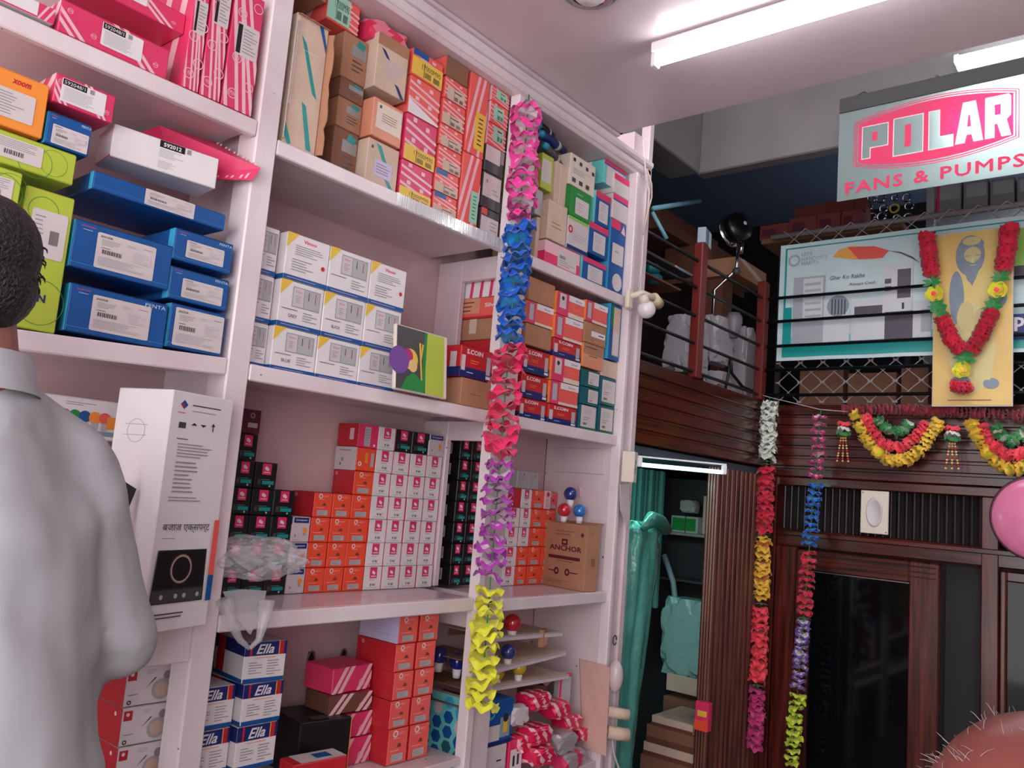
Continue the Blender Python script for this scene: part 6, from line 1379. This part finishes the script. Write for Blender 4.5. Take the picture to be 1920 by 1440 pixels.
for i, (x0, y0, x1, y1) in enumerate(((1480, 410, 1530, 440), (1532, 402, 1575, 432), (1578, 396, 1612, 428), (1490, 390, 1550, 438), (1552, 378, 1600, 430), (1596, 374, 1622, 428), (1425, 424, 1478, 450))):
    bk('red_carton', 'dull red carton heaped behind the mesh, %s' % ('front left', 'front middle', 'front right', 'back left', 'back middle, tallest', 'back right', 'far left by the fan')[i], x0, y0, x1, y1, RB, dict(f=[('r', .1, .2, .6, .7, 'maroon')]), Y=4.46+(.11 if i in (3, 4, 5) else 0), d=.1, z=zrk)
zhk = K(1680, 345, 1, 4.7).z; xr_ = K(1738, 404, 1, 4.7).x
g = G()
for yy in (4.62, 4.69, 4.75): g.tube([(xr_-.36, yy, zhk+.006), (xr_-.002, yy, zhk+.006)], .006, 'dkgrey', 8)
g.box(xr_-.37, xr_-.355, 4.61, 4.77, zhk, zhk+.012, 'dkgrey'); g.box(xr_-.02, xr_-.004, 4.61, 4.77, zhk, zhk+.012, 'dkgrey'); tag(g.obj('ring_stand'), 'dark rod frame fixed to the steel rack that the rings hang from', 'frame')
for i in range(12):
    q = K(1632+(i % 4)*24+R.uniform(-5, 5), 372+(i//4)*17+R.uniform(-3, 3), 1, 4.62+.012*i); g = G(); r = R.uniform(.016, .024); g.tube([(q.x, q.y, q.z+r), (q.x, q.y, zhk), (q.x, q.y, zhk+.003)], .0012, 'dkgrey', 4)
    g.tube([(q.x+r*math.cos(t*PI/6), q.y+.004*math.sin(t), q.z+r*math.sin(t*PI/6)) for t in range(13)], .005, CH if i != 6 else 'yellow', 7)
    tag(g.obj('metal_clamp_ring'), 'yellow ring among the chrome rings left of the steel rack' if i == 6 else 'chrome ring hanging left of the steel rack, %s row, %s from left' % (('top', 'middle', 'bottom')[i//4], ORC[i % 4]), 'ring', None if i == 6 else 'chrome rings behind the mesh')
for i, (x0, y0, x1, y1) in enumerate(((1500, 690, 1580, 745), (1590, 700, 1680, 750), (1690, 685, 1740, 748))):
    bk('dim_carton', 'dim brown carton low behind the mesh, %s of three' % ('left', 'middle', 'right')[i], x0, y0, x1, y1, 'kraftd', {}, Y=4.55, d=.1, z=2.063)
# ================================================================== people
def capsule(g, a, b, r0, r1, m, n=14):
    a, b = Vector(a), Vector(b); d = (b-a).normalized(); pts = [a-d*r0*.98, a-d*r0*.75, a-d*r0*.3, a]; rs = [r0*.12, r0*.66, r0*.95, r0]
    for k in range(1, 4): pts.append(a.lerp(b, k/4)); rs.append(r0+(r1-r0)*k/4)
    pts += [b, b+d*r1*.3, b+d*r1*.75, b+d*r1*.98]; rs += [r1, r1*.95, r1*.66, r1*.12]; g.tube(pts, rs, m, n, True, True)
def meshed(o, vox=.008, it=4):
    r = o.modifiers.new('r', 'REMESH'); r.mode = 'VOXEL'; r.voxel_size = vox; r.use_smooth_shade = True
    s = o.modifiers.new('s', 'SMOOTH'); s.iterations = it; s.factor = .6; return o
SKIN = M('skin', (150, 92, 78), .5, var=.08, scale=20)
SKIN2 = M('skin_scalp', (112, 56, 50), .38, var=.06, scale=12)
CLOTH = M('grey_shirt_cloth', (168, 170, 175), .8, var=.05, scale=6, bump=.5, bscale=7)
CLOTH2 = M('brown_shirt_cloth', (120, 100, 90), .8)
TROU = M('dark_trousers', (50, 50, 60), .8)
HAIRB = M('black_hair', (14, 12, 14), .45, bump=1, bscale=160)
def person(label, head, fdir, skin, cloth, sit=False, arm=.0, lean=0.0, lx=0.0):
    """figure facing along local +y; head = centre of the skull; local origin on the floor"""
    hz = head.z; o = None; g = G(); S = 1.0
    hd = Vector((0, lean, hz)); nk = hd+Vector((0, -.02-lean*.2, -.17)); ch = Vector((0, 0, hz-.36)); hp = Vector((0, 0, hz-.76 if not sit else max(.5, hz-.72)))
    # skull, jaw, nose, ears, brow
    g.sph(hd+Vector((0, -.008, .012)), (.076, .096, .094), skin, 20); g.sph(hd+Vector((0, .028, -.05)), (.058, .062, .062), skin, 16); g.sph(hd+Vector((0, .066, -.085)), (.026, .022, .02), skin, 12)
    capsule(g, hd+Vector((0, .088, .008)), hd+Vector((0, .112, -.03)), .009, .015, skin, 10)
    for s in (-1, 1):
        g.sph(hd+Vector((s*.079, .0, -.015)), (.011, .021, .033), skin, 12); g.sph(hd+Vector((s*.032, .082, .02)), (.026, .014, .008), skin, 10)
    g.sph(hd+Vector((0, .09, -.056)), (.026, .012, .006), skin, 10)
    capsule(g, hd+Vector((0, -.012, -.05)), nk, .054, .06, skin)
    sw = .152
    capsule(g, nk, ch, .07, .11, skin); g.sph(ch+Vector((0, 0, -.02)), (.14, .1, .13), skin); capsule(g, ch, hp, .12, .13, skin)
    joints = {}
    for s in (-1, 1):
        shd = Vector((s*sw, 0, hz-.285)); el_ = shd+Vector((s*(.05+arm*.05), -.04, -.29)); wr = el_+Vector((-s*.03, .22, .05 if not sit else -.05)); joints[s] = (shd, el_, wr)
        capsule(g, nk+Vector((s*.03, 0, -.055)), shd+Vector((-s*.01, 0, -.015)), .042, .045, skin); capsule(g, shd, el_, .05, .038, skin); capsule(g, el_, wr, .038, .026, skin)
        pm = wr+Vector((0, .05, -.005)); capsule(g, wr, pm, .025, .028, skin)
        for k in range(4):
            b = pm+Vector((-.027+.018*k, .022, 0)); l = (.036, .044, .041, .032)[k]; k1 = b+Vector((0, l, -.008)); k2 = k1+Vector((0, l*.4, -.026)); capsule(g, b, k1, .0085, .008, skin, 8); capsule(g, k1, k2, .008, .007, skin, 8)
        tbm = wr+Vector((-s*.024, .03, -.004)); t1_ = tbm+Vector((-s*.022, .03, -.01)); capsule(g, tbm, t1_, .011, .010, skin, 8); capsule(g, t1_, t1_+Vector((-s*.002, .025, -.012)), .010, .008, skin, 8)
        h = hp+Vector((s*.085, 0, -.04)); kn = h+(Vector((s*.03, .03, -(h.z-.08)*.5)) if not sit else Vector((s*.05, .36, 0))); an = Vector((kn.x, kn.y-.0, .08))
        capsule(g, h, kn, .082, .055, skin); capsule(g, kn, an, .052, .036, skin); capsule(g, an+Vector((0, -.02, -.045)), an+Vector((0, .14, -.05)), .034, .028, skin)
    def lean_(g): g.v = [(x+(hz-z)*lx, y, z) for x, y, z in g.v]
    lean_(g)
    root = meshed(g.obj('person'), .007, 3); root.location = (head.x, head.y, 0); root.rotation_euler = (0, 0, math.atan2(fdir.y, fdir.x)-PI/2); tag(root, label, 'person')
    # clothing: shirt with collar, sleeves; trousers
    g = G(); g.sph(ch+Vector((0, -.005, -.03)), (.19, .15, .19), cloth); capsule(g, ch+Vector((0, 0, -.05)), hp+Vector((0, 0, -.05)), .17, .185, cloth, 20); g.sph(ch+Vector((0, 0, -.22)), (.205, .165, .24), cloth)
    for s in (-1, 1):
        shd, el_, wr = joints[s]; capsule(g, nk+Vector((s*.02, 0, -.035)), shd, .074, .08, cloth); capsule(g, shd, el_, .078, .074, cloth); capsule(g, el_, el_.lerp(wr, .8), .074, .055, cloth)
    capsule(g, nk+Vector((0, -.005, -.07)), nk+Vector((0, -.0, -.03)), .085, .078, cloth)
    lean_(g); so = meshed(g.obj('shirt', root), .009, 5)
    tx = bpy.data.textures.get('folds') or bpy.data.textures.new('folds', 'DISTORTED_NOISE'); tx.noise_scale = .24; tx.distortion = 1.0
    dm = so.modifiers.new('folds', 'DISPLACE'); dm.texture = tx; dm.strength = .022; dm.mid_level = .2; dm.texture_coords = 'LOCAL'
    s2 = so.modifiers.new('s2', 'SMOOTH'); s2.iterations = 3
    g = G(); vs = []; n = 28
    for k, (rr_, zz) in enumerate(((.068, -.03), (.070, .030), (.076, .030), (.086, -.03))):
        for i in range(n): t = 2*PI*i/n; vs.append(nk+Vector((rr_*math.cos(t), rr_*math.sin(t)*1.02, zz-.012*math.sin(t))))
    g.add(vs, [(k*n+i, k*n+(i+1) % n, (k+1)*n+(i+1) % n, (k+1)*n+i) for k in range(3) for i in range(n)], cloth, True); lean_(g); g.obj('collar', so)
    g = G()
    for s in (-1, 1):
        h = hp+Vector((s*.085, 0, -.04)); kn = h+(Vector((s*.03, .03, -(h.z-.08)*.5)) if not sit else Vector((s*.05, .36, 0))); an = Vector((kn.x, kn.y, .1)); capsule(g, h, kn, .1, .075, TROU); capsule(g, kn, an, .072, .055, TROU)
    g.sph(hp+Vector((0, 0, -.03)), (.165, .13, .12), TROU); lean_(g); meshed(g.obj('trousers', root), .01, 3)
    return root, hd
f3 = lambda x, y, dep: CAM+(fw+rt*((x-960)/FPX)-up*((y-720)/FPX))*dep
h1 = f3(-52, 500, 1.30); vd = (h1-CAM); vd.z = 0; vd.normalize()
p1_, hd = person('man in a loose light grey shirt with black hair, seen from behind at left', h1, Matrix.Rotation(.35, 3, 'Z') @ vd, SKIN, CLOTH, arm=.0, lx=.15)
g = G(); g.sph(hd+Vector((0, -.02, .022)), (.084, .094, .094), HAIRB, 24); g.sph(hd+Vector((0, -.045, -.03)), (.078, .07, .075), HAIRB, 20)
for k in range(160):
    a = R.uniform(0, 2*PI); e = R.uniform(-.7, 1.4); d = Vector((math.cos(a)*math.cos(e), math.sin(a)*math.cos(e), math.sin(e)))
    if d.y > .5 and d.z < .5: continue
    b = hd+Vector((0, -.02, .015))+Vector((d.x*.086, d.y*.096, d.z*.096)); g.tube([b, b+d*.004+Vector((0, -.002, -.004)), b+d*.005+Vector((0, -.003, -.010))], [.0022, .0015, .0005], HAIRB, 4, False)
g.obj('hair', p1_)
h2 = f3(1968, 1622, .60); vd2 = (h2-CAM); vd2.z = 0; vd2.normalize()
p2_, hd2 = person('balding man whose scalp shows at the lower right corner', h2, Matrix.Rotation(-.5, 3, 'Z') @ vd2, SKIN2, CLOTH2, sit=True)
GH = M('grey_hair', (150, 140, 142), .5); g = G()
for k in range(420):
    a = R.uniform(0, 2*PI); e = R.uniform(-.5, .75) if k % 5 else R.uniform(.5, 1.2); d = Vector((math.cos(a)*math.cos(e), math.sin(a)*math.cos(e), math.sin(e)))
    b = hd2+Vector((0, -.008, .012))+Vector((d.x*.074, d.y*.094, d.z*.092)); w1_ = Vector((R.uniform(-1, 1), R.uniform(-1, 1), R.uniform(-.3, .6)))*.005
    g.tube([b, b+d*.002+w1_*.5, b+d*.004+w1_*1.1, b+d*.0045+w1_*1.9], [.0003, .0003, .00025, .0001], GH, 3, False)
g.obj('hair', p2_)
# stool the seated man is on
g = G(); sz = max(.5, h2.z-.72)-.265; g.lathe([(.001, sz), (.17, sz), (.175, sz-.02), (.16, sz-.035), (.001, sz-.035)], 'brown', 24)
o = g.obj('stool', None, (h2.x, h2.y, 0)); tag(o, 'round brown stool under the balding man', 'stool')
for k in range(4):
    a = PI/4+k*PI/2; g = G(); g.tube([(.11*math.cos(a), .11*math.sin(a), sz-.035), (.15*math.cos(a), .15*math.sin(a), 0)], .014, 'brown', 8); g.obj('leg', o)
carton('dark_carton', 'tall dark carton standing under the open kraft carton near the mesh corner', (-.31, 4.25, 2.063), .13, .10, K(1436, 545, 0, -.16).z-2.066, 'brown', {}, rz=FRONT, cat='box')
